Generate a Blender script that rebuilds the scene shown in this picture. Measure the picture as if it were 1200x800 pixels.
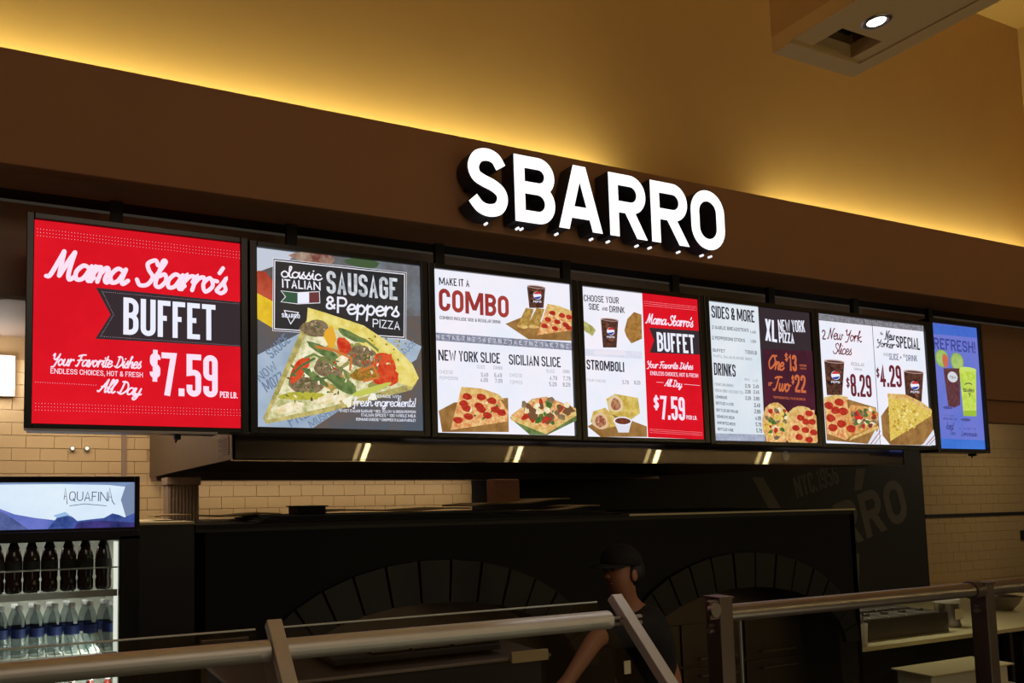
import bpy, bmesh, math, random
from mathutils import Vector, Matrix
random.seed(7)
for o in list(bpy.data.objects): bpy.data.objects.remove(o)
scene = bpy.context.scene
col = scene.collection
# ---------------------------------------------------------------- camera
CH = 2.0
def _basis():
    f, px, py = 892., 400., 523.
    def ray(x, y): return Vector((x-px, -(y-py), f))
    X = ray(2565, 556).normalized()
    D = ray(30, 592); D = (D - X*D.dot(X)).normalized()
    U = D.cross(X)
    if U.y < 0: U = -U
    return f, px, py, X, D, U
FL, PX, PY, BX, BD, BU = _basis()
cam = bpy.data.cameras.new('camera'); camo = bpy.data.objects.new('camera', cam); col.objects.link(camo)
right = Vector((BX.x, BD.x, BU.x)); up = Vector((BX.y, BD.y, BU.y)); fwd = Vector((BX.z, BD.z, BU.z))
m = Matrix(((right.x, up.x, -fwd.x), (right.y, up.y, -fwd.y), (right.z, up.z, -fwd.z)))
camo.matrix_world = Matrix.Translation((0, 0, CH)) @ m.to_4x4()
cam.sensor_width = 36; cam.sensor_fit = 'HORIZONTAL'
cam.lens = FL/1200*36; cam.shift_x = (600-PX)/1200; cam.shift_y = (PY-400)/1200
cam.clip_start = 0.05
scene.camera = camo
def at(px, py, Y=None, z=None, X=None):
    """the point of the place seen at a pixel of the photograph, on a plane of known depth, height or side"""
    r = Vector((px-PX, -(py-PY), FL)); d = Vector((r.dot(BX), r.dot(BD), r.dot(BU)))
    t = Y/d.y if Y is not None else ((z-CH)/d.z if z is not None else X/d.x)
    return Vector((d.x*t, d.y*t, d.z*t+CH))
# ---------------------------------------------------------------- world, exposure, lights
scene.view_settings.view_transform = 'Standard'
try: scene.view_settings.look = 'None'
except Exception: pass
scene.view_settings.exposure = 0; scene.view_settings.gamma = 1; scene.view_settings.use_curve_mapping = False
wd = bpy.data.worlds.new('world'); scene.world = wd; wd.use_nodes = True
wd.node_tree.nodes['Background'].inputs[0].default_value = (1, .8, .6, 1)
wd.node_tree.nodes['Background'].inputs[1].default_value = 0.03
def area(name, loc, rot, sx, sy, power, color, spread=math.pi):
    l = bpy.data.lights.new(name, 'AREA'); l.shape = 'RECTANGLE'; l.size = sx; l.size_y = sy
    l.energy = power; l.color = color; l.spread = spread
    o = bpy.data.objects.new(name, l); col.objects.link(o); o.location = loc; o.rotation_euler = rot
    return o
R = math.radians
# cove tubes hidden behind the fascia, shining up on the upper wall
area('cove_lamp', (.9, 3.245, 3.70), (R(174), 0, 0), 4.2, .03, 45, (1, .96, .46))
area('cove_lamp', (5.7, 3.245, 3.70), (R(174), 0, 0), 2.9, .03, 26, (1, .94, .44))
# food court light on the front, and its bounce from the pale floor
area('court_light_standin', (2.0, -4.0, 5.0), (R(52), 0, 0), 5, 1.5, 66, (1, .82, .62))
area('floor_bounce', (2.6, -1.0, .25), (R(180), 0, 0), 4, 3, 26, (1, .84, .58))
area('court_light_standin', (7.3, 0.4, 4.3), (R(120), 0, R(-30)), 1.5, 1.0, 4, (1, .80, .42))
# kitchen light behind the boards
area('kitchen_lamp', (.2, 4.6, 2.95), (R(25), 0, 0), 1.2, .5, 15, (1, .78, .58))
area('kitchen_lamp', (2.2, 5.34, 2.145), (R(35), 0, 0), 2.6, .05, 3.2, (1, .78, .55))  # strip lamp added under the hood gutter to brighten the tiles
area('kitchen_lamp', (10.6, 4.4, 2.9), (R(28), 0, 0), 1.2, .5, 7, (1, .82, .55))
area('hood_fill', (2.6, 4.3, 2.86), (R(38), 0, 0), 3.6, .08, 6, (1, .76, .52))  # lamp added inside the hood to brighten its back panel
area('prep_fill', (7.0, 4.6, 2.3), (0, 0, 0), 1.6, .2, 6, (1, .90, .62), R(110))  # unseen lamp added to brighten the prep worktop
# ---------------------------------------------------------------- materials
def lin(c):
    return tuple(((v/255)/12.92 if v/255 <= .04045 else ((v/255+.055)/1.055)**2.4) for v in c)
def mat(name, rgb, rough=.6, metal=0, noise=0, scale=30, bump=0, spec=.5, ani=0, stretch=None, coat=0):
    m = bpy.data.materials.new(name); m.use_nodes = True
    nt = m.node_tree; b = nt.nodes['Principled BSDF']; c = (*lin(rgb), 1)
    b.inputs['Base Color'].default_value = c; b.inputs['Roughness'].default_value = rough
    b.inputs['Metallic'].default_value = metal; b.inputs['Specular IOR Level'].default_value = spec
    b.inputs['Coat Weight'].default_value = coat; b.inputs['Coat Roughness'].default_value = .02
    if ani: b.inputs['Anisotropic'].default_value = ani
    tc = nt.nodes.new('ShaderNodeTexCoord'); mp = nt.nodes.new('ShaderNodeMapping'); nz = nt.nodes.new('ShaderNodeTexNoise')
    if stretch: mp.inputs['Scale'].default_value = stretch
    nt.links.new(tc.outputs['Object'], mp.inputs[0]); nt.links.new(mp.outputs[0], nz.inputs['Vector'])
    nz.inputs['Scale'].default_value = scale; nz.inputs['Detail'].default_value = 4
    mx = nt.nodes.new('ShaderNodeMix'); mx.data_type = 'RGBA'
    k = 1-max(noise, .03)
    mx.inputs['A'].default_value = (c[0]*k, c[1]*k, c[2]*k, 1); mx.inputs['B'].default_value = (min(1, c[0]*(2-k)), min(1, c[1]*(2-k)), min(1, c[2]*(2-k)), 1)
    nt.links.new(nz.outputs['Fac'], mx.inputs['Factor']); nt.links.new(mx.outputs['Result'], b.inputs['Base Color'])
    if bump:
        bp = nt.nodes.new('ShaderNodeBump'); bp.inputs['Strength'].default_value = bump; bp.inputs['Distance'].default_value = .01
        nt.links.new(nz.outputs['Fac'], bp.inputs['Height']); nt.links.new(bp.outputs[0], b.inputs['Normal'])
    return m
def glass(name, rgb=(235, 240, 238), rough=0.0, tint=.93):
    """thin pane: mostly see-through with a fresnel gloss"""
    m = bpy.data.materials.new(name); m.use_nodes = True; nt = m.node_tree; nt.nodes.clear()
    o = nt.nodes.new('ShaderNodeOutputMaterial'); t = nt.nodes.new('ShaderNodeBsdfTransparent'); g = nt.nodes.new('ShaderNodeBsdfGlossy')
    lw = nt.nodes.new('ShaderNodeLayerWeight'); lw.inputs[0].default_value = .5; pw = nt.nodes.new('ShaderNodeMath'); pw.operation = 'POWER'; pw.inputs[1].default_value = 4; f = nt.nodes.new('ShaderNodeMath'); f.operation = 'MULTIPLY_ADD'; f.inputs[1].default_value = .7; f.inputs[2].default_value = .035; nt.links.new(lw.outputs['Facing'], pw.inputs[0]); nt.links.new(pw.outputs[0], f.inputs[0]); x = nt.nodes.new('ShaderNodeMixShader')
    c = lin(rgb); t.inputs[0].default_value = (c[0]*tint, c[1]*tint, c[2]*tint, 1); g.inputs['Roughness'].default_value = max(rough, .02)
    nt.links.new(f.outputs[0], x.inputs[0]); nt.links.new(t.outputs[0], x.inputs[1]); nt.links.new(g.outputs[0], x.inputs[2]); nt.links.new(x.outputs[0], o.inputs[0])
    return m
_em = {}
def em(rgb, rgb2=None, scale=12, s=1.0, name=None):
    """lit screen pixels of one colour, or mottled between two"""
    key = (rgb, rgb2, scale, s)
    if key in _em: return _em[key]
    m = bpy.data.materials.new(name or 'lit_screen'); m.use_nodes = True; nt = m.node_tree; nt.nodes.clear()
    o = nt.nodes.new('ShaderNodeOutputMaterial'); e = nt.nodes.new('ShaderNodeEmission'); nt.links.new(e.outputs[0], o.inputs[0])
    e.inputs[0].default_value = (*lin(rgb), 1); e.inputs[1].default_value = s
    if rgb2:
        tc = nt.nodes.new('ShaderNodeTexCoord'); nz = nt.nodes.new('ShaderNodeTexNoise'); nz.inputs['Scale'].default_value = scale; nz.inputs['Detail'].default_value = 5; nz.inputs['Roughness'].default_value = .65
        rp = nt.nodes.new('ShaderNodeValToRGB'); rp.color_ramp.elements[0].position = .38; rp.color_ramp.elements[1].position = .62
        rp.color_ramp.elements[0].color = (*lin(rgb), 1); rp.color_ramp.elements[1].color = (*lin(rgb2), 1)
        nt.links.new(tc.outputs['Object'], nz.inputs['Vector']); nt.links.new(nz.outputs['Fac'], rp.inputs[0]); nt.links.new(rp.outputs[0], e.inputs[0])
    _em[key] = m; return m
M = dict(
 fascia=mat('brown_paint', (146, 104, 70), .75, noise=.06, scale=6, bump=.03),
 upper=mat('ochre_paint', (182, 146, 90), .8, noise=.05, scale=5, bump=.04),
 cream=mat('cream_paint', (200, 170, 112), .8, noise=.03),
 grey=mat('grey_brown_panel', (148, 128, 112), .7),
 black=mat('black_plastic', (13, 12, 14), .3),
 blackm=mat('matt_black', (16, 15, 16), .7),
 soot=mat('black_tile_glaze', (15, 15, 18), .5, noise=.2, scale=8, bump=.1),
 grout=mat('dark_grout', (15, 14, 15), .9),
 mural=mat('black_mural_paint', (24, 22, 23), .7, noise=.1, scale=3),
 muralink=mat('grey_mural_ink', (88, 82, 76), .8, noise=.25, scale=25),
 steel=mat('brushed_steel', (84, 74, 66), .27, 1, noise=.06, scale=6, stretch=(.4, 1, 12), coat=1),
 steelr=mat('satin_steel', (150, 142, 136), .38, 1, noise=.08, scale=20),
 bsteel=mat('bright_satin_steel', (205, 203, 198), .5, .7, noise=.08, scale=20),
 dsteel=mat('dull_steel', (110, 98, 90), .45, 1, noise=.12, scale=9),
 tile=mat('cream_tile', (205, 178, 132), .45, noise=.06, scale=4),
 tgrout=mat('tile_grout', (182, 154, 114), .9),
 rtile=mat('beige_tile', (176, 150, 108), .5, noise=.06, scale=4),
 white=mat('white_plastic', (225, 220, 205), .5),
 wtop=mat('cream_worktop', (225, 212, 165), .5, noise=.05),
 card=mat('cardboard', (160, 138, 98), .9, noise=.15, scale=20),
 pink=mat('pinkish_paper', (176, 128, 108), .9, noise=.3, scale=60),
 skin=mat('skin', (150, 100, 72), .55, noise=.05), shirt=mat('black_cloth', (16, 16, 18), .95), hair=mat('black_hair', (10, 9, 9), .6),
 paper=mat('paper_label', (226, 216, 180), .8), ink=mat('dark_ink', (40, 36, 32), .8),
 floor=mat('grey_floor', (84, 76, 66), .6, noise=.2, scale=3),
 glass=glass('clear_glass'), pet=glass('clear_bottle_plastic', (225, 232, 235), .1, .85),
 wblue=mat('blue_label', (50, 70, 140), .5), wyel=mat('yellow_label', (200, 190, 60), .5), wcap=mat('white_cap', (230, 232, 235), .5),
 cola=mat('cola', (40, 20, 14), .15, coat=.5), soda=mat('red_drink', (150, 28, 22), .2, coat=.5), amber=mat('brown_drink', (92, 44, 18), .2, coat=.5),
 brown=mat('brown_food', (120, 84, 50), .8, noise=.4, scale=40, bump=.4),
 lampw=em((255, 250, 245), s=14, name='lamp_glow'), tubew=em((255, 214, 120), s=5, name='tube_glow'),
 letter=em((255, 254, 255), s=1.5, name='sign_glow'), spot=em((250, 250, 255), s=30, name='spot_glow'), spoth=em((255, 214, 140), s=60, name='warm_spot_glow'),
)
# ---------------------------------------------------------------- mesh helpers
class MB:
    def __init__(s): s.v = []; s.f = []; s.m = []; s.mats = []; s.sm = []
    def mi(s, m):
        if m not in s.mats: s.mats.append(m)
        return s.mats.index(m)
    def face(s, pts, m, smooth=False):
        n = len(s.v); s.v += [tuple(p) for p in pts]; s.f.append(list(range(n, n+len(pts)))); s.m.append(s.mi(m)); s.sm.append(smooth)
    def raw(s, vs, fs, m, smooth=False):
        n = len(s.v); s.v += [tuple(p) for p in vs]; k = s.mi(m)
        for f in fs: s.f.append([n+i for i in f]); s.m.append(k); s.sm.append(smooth)
    def box(s, x0, x1, y0, y1, z0, z1, m, bev=0):
        if bev:
            bm = bmesh.new(); bmesh.ops.create_cube(bm, size=1)
            for v in bm.verts: v.co = Vector((x0+(v.co.x+.5)*(x1-x0), y0+(v.co.y+.5)*(y1-y0), z0+(v.co.z+.5)*(z1-z0)))
            bmesh.ops.bevel(bm, geom=bm.edges[:], offset=bev, segments=2, affect='EDGES', profile=.5)
            s.raw([v.co[:] for v in bm.verts], [[v.index for v in f.verts] for f in bm.faces], m); bm.free(); return s
        vs = [(x, y, z) for x in (x0, x1) for y in (y0, y1) for z in (z0, z1)]
        s.raw(vs, [(0, 1, 3, 2), (4, 6, 7, 5), (0, 4, 5, 1), (2, 3, 7, 6), (0, 2, 6, 4), (1, 5, 7, 3)], m); return s
    def tube(s, a, b, r, m, n=20, r2=None, caps=True):
        a = Vector(a); b = Vector(b); d = (b-a).normalized(); u = d.orthogonal().normalized(); w = d.cross(u); r2 = r if r2 is None else r2
        vs = []
        for p, q in ((a, r), (b, r2)):
            for i in range(n):
                t = 2*math.pi*i/n; vs.append(p+(u*math.cos(t)+w*math.sin(t))*q)
        s.raw(vs, [(i, (i+1) % n, n+(i+1) % n, n+i) for i in range(n)], m, True)
        if caps: s.raw(vs[:n], [list(range(n))[::-1]], m); s.raw(vs[n:], [list(range(n))], m)
        return s
    def lathe(s, prof, c, m, n=20):
        vs = []
        for r, z in prof:
            for i in range(n):
                t = 2*math.pi*i/n; vs.append((c[0]+r*math.cos(t), c[1]+r*math.sin(t), c[2]+z))
        fs = [(k*n+i, k*n+(i+1) % n, (k+1)*n+(i+1) % n, (k+1)*n+i) for k in range(len(prof)-1) for i in range(n)]
        s.raw(vs, fs, m, True); return s
    def build(s, name, parent=None, off=(0, 0, 0), bevel=0):
        me = bpy.data.meshes.new(name); ox, oy, oz = off
        if parent is not None and off == (0, 0, 0): ox, oy, oz = base_of(parent)
        me.from_pydata([(x-ox, y-oy, z-oz) for x, y, z in s.v], [], s.f)
        for m in s.mats: me.materials.append(m)
        for i, p in enumerate(me.polygons): p.material_index = s.m[i]; p.use_smooth = s.sm[i]
        o = bpy.data.objects.new(name, me); col.objects.link(o)
        if parent is not None: o.parent = parent
        if bevel:
            b = o.modifiers.new('b', 'BEVEL'); b.width = bevel; b.segments = 2
        return o
def base_of(o):
    p = Vector((0, 0, 0))
    while o is not None: p += o.location; o = o.parent
    return tuple(p)
def tag(o, label=None, cat=None, group=None, kind=None):
    if label: o['label'] = label
    if cat: o['category'] = cat
    if group: o['group'] = group
    if kind: o['kind'] = kind
    return o
def thing(name, label, cat, loc, group=None):
    o = bpy.data.objects.new(name, None); o.empty_display_size = .05; col.objects.link(o); o.location = loc
    return tag(o, label, cat, group)
def struct(o): o['kind'] = 'structure'; return o
def copy_tree(o, parent=None):
    c = o.copy(); col.objects.link(c); c.parent = parent
    for ch in list(o.children): copy_tree(ch, c)
    return c
# ---------------------------------------------------------------- the setting
FY = 2.95; ZS = at(0, 190, Y=FY).z; ZT = at(600, 171.5, Y=FY).z; UW = 3.3
ZC = at(1192, 34, Y=UW).z; XR = at(1192, 34, Y=UW).x; BW = 5.6
struct(MB().box(-3, 14, -6, 6.2, -.1, 0, M['floor']).build('floor'))
w = MB().box(-3, XR+2.4, FY, FY+.06, ZS, ZT, M['fascia'], .004)
struct(w.build('wall_fascia'))
struct(MB().box(-3, XR+2.4, FY+.06, 3.19, ZS, ZS+.04, M['fascia']).build('trim_1'))       # lit underside of the fascia
struct(MB().box(-3, XR+2.4, FY+.06, UW, 3.5, 3.54, M['upper']).build('trim_2'))          # cove shelf
struct(MB().box(-3, XR+3, 3.19, UW+.0, ZS-.0, ZS+.04, M['blackm']).build('trim_3'))  # matt black strip paints the shadowed gap above the screens
struct(MB().box(-3, XR+.1, UW, UW+.1, 3.54, ZC, M['upper']).build('wall_upper'))
struct(MB().box(XR, XR+.12, -3, UW, 3.0+.62, ZC, M['upper']).build('wall_right'))
struct(MB().box(-3, 14, -6, UW+.1, ZC, ZC+.1, M['upper']).build('ceiling'))
# panel that drops behind the boards
zl = at(0, 345, Y=3.33).z; zr = at(1180, 469, Y=3.33).z; zr2 = at(1180, 496, Y=3.4).z
struct(MB().box(-3, 5.2, 3.33, 3.40, zl, ZS, M['grey'], .003).build('wall_drop'))
struct(MB().box(5.2, 12, 3.33, 3.40, zr, ZS, M['fascia'], .003).build('wall_drop_right'))
struct(MB().box(5.2, 12, 3.37, 3.46, zr2, zr+.02, M['fascia']).build('trim_4'))
struct(MB().box(-3, 14, 3.4, BW, 3.15, 3.2, M['grey']).build('ceiling_kitchen'))
# back wall: cream tile on the left, black mural, beige tile on the right
xm = at(553, 590, Y=BW).x; xk = at(1083, 605, Y=BW).x
wb = struct(MB().box(-3, xm, BW, BW+.12, 0, 3.2, M['tgrout']).build('wall_back'))
wm = struct(MB().box(xm, xk, BW-.012, BW+.12, 0, 3.2, M['mural']).build('wall_mural'))
wr = struct(MB().box(xk, 14, BW, BW+.12, 0, 3.2, M['tgrout']).build('wall_back_right'))
struct(MB().box(-3.1, -3, -6, BW, 0, ZC, M['fascia']).build('wall_left'))
def tiles(parent, x0, x1, z0, z1, tw, th, m, skip=None, g=.0035, name='tile'):
    me = {}
    n = 0; row = 0; z = z0
    while z < z1-.02:
        x = x0-(tw/2 if row % 2 else 0)
        while x < x1:
            a = max(x, x0); b = min(x+tw, x1)
            if b-a > .03 and not (skip and skip((a+b)/2, z+th/2)):
                wdt = round(b-a, 3)
                if wdt not in me:
                    t = MB().box(0, wdt-g, -.008, .002, 0, th-g, m, .0015); o = t.build(name, None); me[wdt] = o.data; o.parent = parent
                else:
                    o = bpy.data.objects.new(name, me[wdt]); col.objects.link(o); o.parent = parent
                o.location = (a, BW+random.uniform(-.0008, .0008), z); n += 1
            x += tw
        z += th; row += 1
    return n
tw, th = .18, .0865
z0 = at(175, 597, Y=BW).z
n1 = tiles(wb, -.28, xm, z0-2*th, z0+12*th, tw, th, M['tile'], skip=lambda x, z: (x > .84 and z > z0+2.6*th))
n2 = tiles(wr, xk, 11.9, z0-11.5*th, z0+7*th, .24, .112, M['rtile'])
# dark seam of the right wall, dark corner strip
struct(MB().box(xk, 14, BW-.02, BW+.005, at(1083, 607, Y=BW).z, at(1083, 603, Y=BW).z, M['blackm']).build('trim_5'))
struct(MB().box(at(142, 530, Y=BW).x, at(147, 530, Y=BW).x, BW-.03, BW+.01, 1.9, 3.1, M['grey']).build('trim_6'))
# ---------------------------------------------------------------- lettering: strokes turned into flat strips
CAPS = {
'A': (.9, '0,0 .5,1 1,0|.17,.3 .83,.3'), 'B': (.9, '0,0 0,1 1,1r 1,.53r 0,.53|0,.53 1,.53r 1,0r 0,0'), 'C': (.88, '1,.68 1,1r 0,1r 0,0r 1,0r 1,.32'),
'D': (.9, 'c0,0 0,1 1,1r 1,0r'), 'E': (.75, '1,1 0,1 0,0 1,0|0,.52 .85,.52'), 'F': (.72, '1,1 0,1 0,0|0,.52 .85,.52'),
'G': (.9, '1,.7 1,1r 0,1r 0,0r 1,0r 1,.47 .5,.47'), 'H': (.9, '0,0 0,1|1,0 1,1|0,.52 1,.52'), 'I': (0, '.5,0 .5,1'), 'J': (.7, '1,1 1,0r 0,0r 0,.3'),
'K': (.9, '0,0 0,1|1,1 .05,.42|.3,.58 1,0'), 'L': (.72, '0,1 0,0 1,0'), 'M': (1.7, '0,0 0,1|1,0 1,1|.04,1 .5,.1|.96,1 .5,.1'), 'N': (1.15, '0,0 0,1|1,0 1,1|0,1 1,0'),
'O': (.9, 'c0,0r 0,1r 1,1r 1,0r'), 'P': (.88, '0,0 0,1 1,1r 1,.45r 0,.45'), 'Q': (.9, 'c0,0r 0,1r 1,1r 1,0r|.6,.25 1,-.08'), 'R': (.9, '0,0 0,1 1,1r 1,.47r 0,.47|.5,.47 1,0'),
'S': (.88, '1,.74 1,1r 0,1r 0,.56r 1,.46r 1,0r 0,0r 0,.26'), 'T': (.85, '0,1 1,1|.5,1 .5,0'), 'U': (.9, '0,1 0,0r 1,0r 1,1'), 'V': (.9, '0,1 .5,0 1,1'),
'W': (1.7, '0,1 .25,0 .5,.8 .75,0 1,1'), 'X': (.9, '0,0 1,1|0,1 1,0'), 'Y': (.9, '0,1 .5,.45 1,1|.5,.45 .5,0'), 'Z': (.8, '0,1 1,1 0,0 1,0'),
'0': (.85, 'c0,0r 0,1r 1,1r 1,0r'), '1': (.3, '0,.82 1,1 1,0'), '2': (.85, '0,.72 0,1r 1,1r 1,.6r 0,.12 0,0 1,0'),
'3': (.85, '0,.76 0,1r 1,1r 1,.53r .35,.53|.35,.53 1,.53r 1,0r 0,0r 0,.24'), '4': (.9, '1,.24 0,.24 .7,1 .7,0'), '5': (.85, '1,1 0,1 0,.56 1,.6r 1,0r 0,0r 0,.24'),
'6': (.85, '1,.78 1,1r 0,1r 0,0r 1,0r 1,.57r 0,.52'), '7': (.85, '0,1 1,1 .3,0'), '8': (.85, 'c0,.53r 0,1r 1,1r 1,.53r|c0,0r 0,.53r 1,.53r 1,0r'),
'9': (.85, '0,.22 0,0r 1,0r 1,1r 0,1r 0,.43r 1,.47'), '$': (.8, '1,.76 1,.93r 0,.93r 0,.55r 1,.46r 1,.07r 0,.07r 0,.24|.5,-.06 .5,1.06'),
'&': (.95, '1,0 .1,.72 .15,1r .75,1r .75,.68 0,.36r 0,0r .7,0r 1,.42'), '.': (0, '.5,0 .5,.13'), ',': (0, '.6,.1 .4,-.14'), '!': (0, '.5,1 .5,.3|.5,.14 .5,0'),
'-': (.5, '0,.48 1,.48'), "'": (0, '.5,1 .4,.75'), '/': (.5, '0,0 1,1'), '*': (.4, '0,.6 1,.9|1,.6 0,.9|.5,.5 .5,1'), '+': (.6, '0,.45 1,.45|.5,.2 .5,.7')}
SCR = {
'a': (.5, '.42,.45 .2,.55 .03,.3 .1,.03 .3,.08 .42,.4|.46,.55 .43,.15 .5,.0 .64,.14'), 'b': (.46, '-.02,.3 .12,.7 .2,.98 .1,1.0 .08,.6 .08,.1 .25,0 .4,.25 .3,.5 .12,.4'),
'c': (.4, '.38,.42 .22,.55 .04,.3 .12,.02 .3,.03 .45,.18'), 'd': (.5, '.42,.45 .2,.55 .03,.3 .1,.03 .3,.08 .42,.4|.5,1 .44,.4 .43,.12 .5,0 .62,.12'),
'e': (.4, '.02,.25 .3,.32 .34,.5 .18,.55 .04,.3 .12,.02 .3,.02 .45,.18'), 'f': (.32, '0,.2 .2,.6 .35,.95 .25,1.02 .18,.8 .15,.1 .1,-.3 0,-.25|0,.45 .35,.5'),
'g': (.5, '.42,.45 .2,.55 .03,.3 .1,.03 .3,.08 .42,.4|.45,.55 .42,0 .35,-.3 .15,-.3 .2,-.1 .6,.15'), 'h': (.44, '0,.3 .15,.8 .2,1 .12,.98 .08,.5 .06,0|.07,.25 .2,.5 .34,.5 .33,.15 .4,0 .52,.12'),
'i': (.22, '0,.2 .12,.55 .1,.15 .18,0 .3,.12|.15,.78 .17,.82'), 'k': (.42, '0,.3 .15,.8 .2,1 .12,.98 .08,.5 .06,0|.38,.52 .1,.28 .3,.1 .4,0 .5,.1'),
'l': (.24, '0,.25 .18,.7 .24,.98 .14,1 .1,.6 .1,.12 .2,0 .32,.12'), 'm': (.62, '0,.3 .1,.55 .07,0|.08,.3 .22,.54 .3,.45 .28,0|.3,.3 .44,.54 .53,.45 .5,.12 .58,0 .7,.12'),
'n': (.42, '0,.3 .1,.55 .07,0|.08,.3 .24,.54 .34,.45 .31,.12 .39,0 .5,.12'), 'o': (.44, 'k.2,.55 .03,.3 .18,0 .38,.25|.32,.47 .5,.45'),
'p': (.44, '0,.3 .1,.55 .05,-.35|.08,.4 .25,.55 .4,.35 .28,.03 .08,.08'), 'r': (.37, '0,.32 .1,.57 .08,.3 .07,0|.08,.28 .2,.5 .34,.55 .38,.46'),
's': (.32, '0,.1 .15,.4 .22,.6 .2,.4 .32,.15 .2,0 .02,.06'), 't': (.26, '.15,.95 .1,.4 .1,.1 .2,0 .32,.12|0,.62 .3,.64'),
'u': (.46, '.05,.55 .03,.15 .15,0 .3,.15 .36,.55|.36,.55 .34,.15 .42,0 .52,.12'), 'v': (.4, '.02,.5 .08,.52 .12,.05 .18,.02 .34,.5 .45,.45'),
'w': (.56, '.02,.5 .05,.1 .15,0 .26,.2 .27,.5|.27,.2 .36,0 .48,.15 .5,.5 .6,.45'), 'y': (.44, '.05,.55 .03,.15 .15,0 .3,.15 .38,.55|.38,.55 .3,-.1 .15,-.35 .02,-.25 .2,-.05 .5,.12'),
'M': (.8, '-.05,.05 .06,.1 .18,.6 .26,1|.26,1 .3,.5 .34,.1|.34,.1 .5,.7 .6,1|.6,1 .6,.3 .68,0 .85,.14'), 'S': (.58, '.55,.82 .42,1 .2,.85 .3,.6 .5,.35 .4,.05 .15,0 .0,.2'),
'Y': (.56, '.02,.85 .12,1 .15,.6 .28,.5 .45,.7 .55,1|.55,1 .42,.3 .3,-.1 .1,-.15'), 'F': (.5, '.05,.88 .3,.98 .62,1|.3,.97 .22,.4 .12,0 0,.05|.05,.5 .45,.55'),
'D': (.62, '.25,1 .2,.3 .12,.02|0,.1 .3,0 .6,.4 .45,.9 .1,.95'), 'A': (.58, '-.02,.05 .1,.05 .35,.7 .45,1|.45,1 .44,.3 .5,0 .62,.1|.15,.4 .5,.42'),
'N': (.6, '-.02,.02 .1,.1 .18,.98|.18,.98 .42,.02|.42,.02 .5,.8 .62,1'), 'O': (.62, 'k.3,1 .02,.5 .25,0 .58,.5|.35,.95 .6,1'), 'T': (.5, '0,.88 .2,.98 .6,1|.32,.97 .25,.3 .12,0 0,.05'),
'I': (.25, '.2,1 .12,0'), 'L': (.45, '.25,1 .12,.1 .1,0 .42,.03'), 'x': (.4, '0,.5 .4,0|.4,.5 0,0'), "'": (.12, '.12,1 .05,.78'), '.': (.12, '.05,0 .05,.06'), '!': (.2, '.12,1 .08,.3|.06,.08 .06,0'), ',': (.12, '.08,.05 0,-.12')}
def parse(s):
    out = []
    for st in s.split('|'):
        kind = ''
        if st[0] in 'ck': kind = st[0]; st = st[1:]
        pts = []
        for t in st.split():
            r = t.endswith('r'); x, y = t.rstrip('r').split(','); pts.append((float(x), float(y), r))
        out.append((kind, pts))
    return out
def fillet(pts, closed, rad, seg=5):
    n = len(pts); out = []
    for i, (p, r) in enumerate(pts):
        if not r or (not closed and i in (0, n-1)): out.append(p); continue
        a = pts[i-1][0]; b = pts[(i+1) % n][0]
        la = (a-p).length; lb = (b-p).length
        ka = .5 if pts[i-1][1] else .96; kb = .5 if pts[(i+1) % n][1] else .96
        d = min(rad, la*ka, lb*kb)
        q0 = p+(a-p)/la*d; q1 = p+(b-p)/lb*d
        for k in range(seg+1):
            t = k/seg; c = .5523
            # cubic quarter round
            c0 = q0+(p-q0)*c; c1 = q1+(p-q1)*c
            out.append(q0*(1-t)**3+c0*3*t*(1-t)**2+c1*3*t*t*(1-t)+q1*t**3)
    return out
def catmull(P, closed, k=6):
    n = len(P); out = []
    if n == 2 and not closed: return P
    for i in range(n if closed else n-1):
        g = (lambda j: P[j % n]) if closed else (lambda j: P[max(0, min(n-1, j))])
        a, b, c, d = g(i-1), g(i), g(i+1), g(i+2)
        for q in range(k):
            t = q/k; out.append(.5*((2*b)+(c-a)*t+(2*a-5*b+4*c-d)*t*t+(3*b-a-3*c+d)*t**3))
    if not closed: out.append(P[-1])
    return out
def strip(P, closed, t, lim=1.6):
    """left and right edges of a thick polyline"""
    n = len(P); L = []; Rr = []
    if n == 2 and not closed:      # slanted legs end level
        d = P[1]-P[0]
        if abs(d.y) > abs(d.x)*1.1 and abs(d.x) > 1e-6:
            h = Vector((t/2*d.length/abs(d.y), 0))*(1 if d.y < 0 else -1); return [p+h for p in P], [p-h for p in P]
    for i in range(n):
        a = P[i-1] if (i or closed) else None; b = P[(i+1) % n] if (i < n-1 or closed) else None; p = P[i]
        d1 = (p-a).normalized() if a is not None and (p-a).length > 1e-9 else None
        d2 = (b-p).normalized() if b is not None and (b-p).length > 1e-9 else None
        d1 = d1 or d2; d2 = d2 or d1
        if d1 is None: d1 = d2 = Vector((1, 0))
        n1 = Vector((-d1.y, d1.x)); n2 = Vector((-d2.y, d2.x)); m_ = n1+n2
        if m_.length < 1e-4: m_ = n1
        m_.normalize(); k = min(lim, 1/max(.3, m_.dot(n1)))
        L.append(p+m_*k*t/2); Rr.append(p-m_*k*t/2)
    return L, Rr
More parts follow.
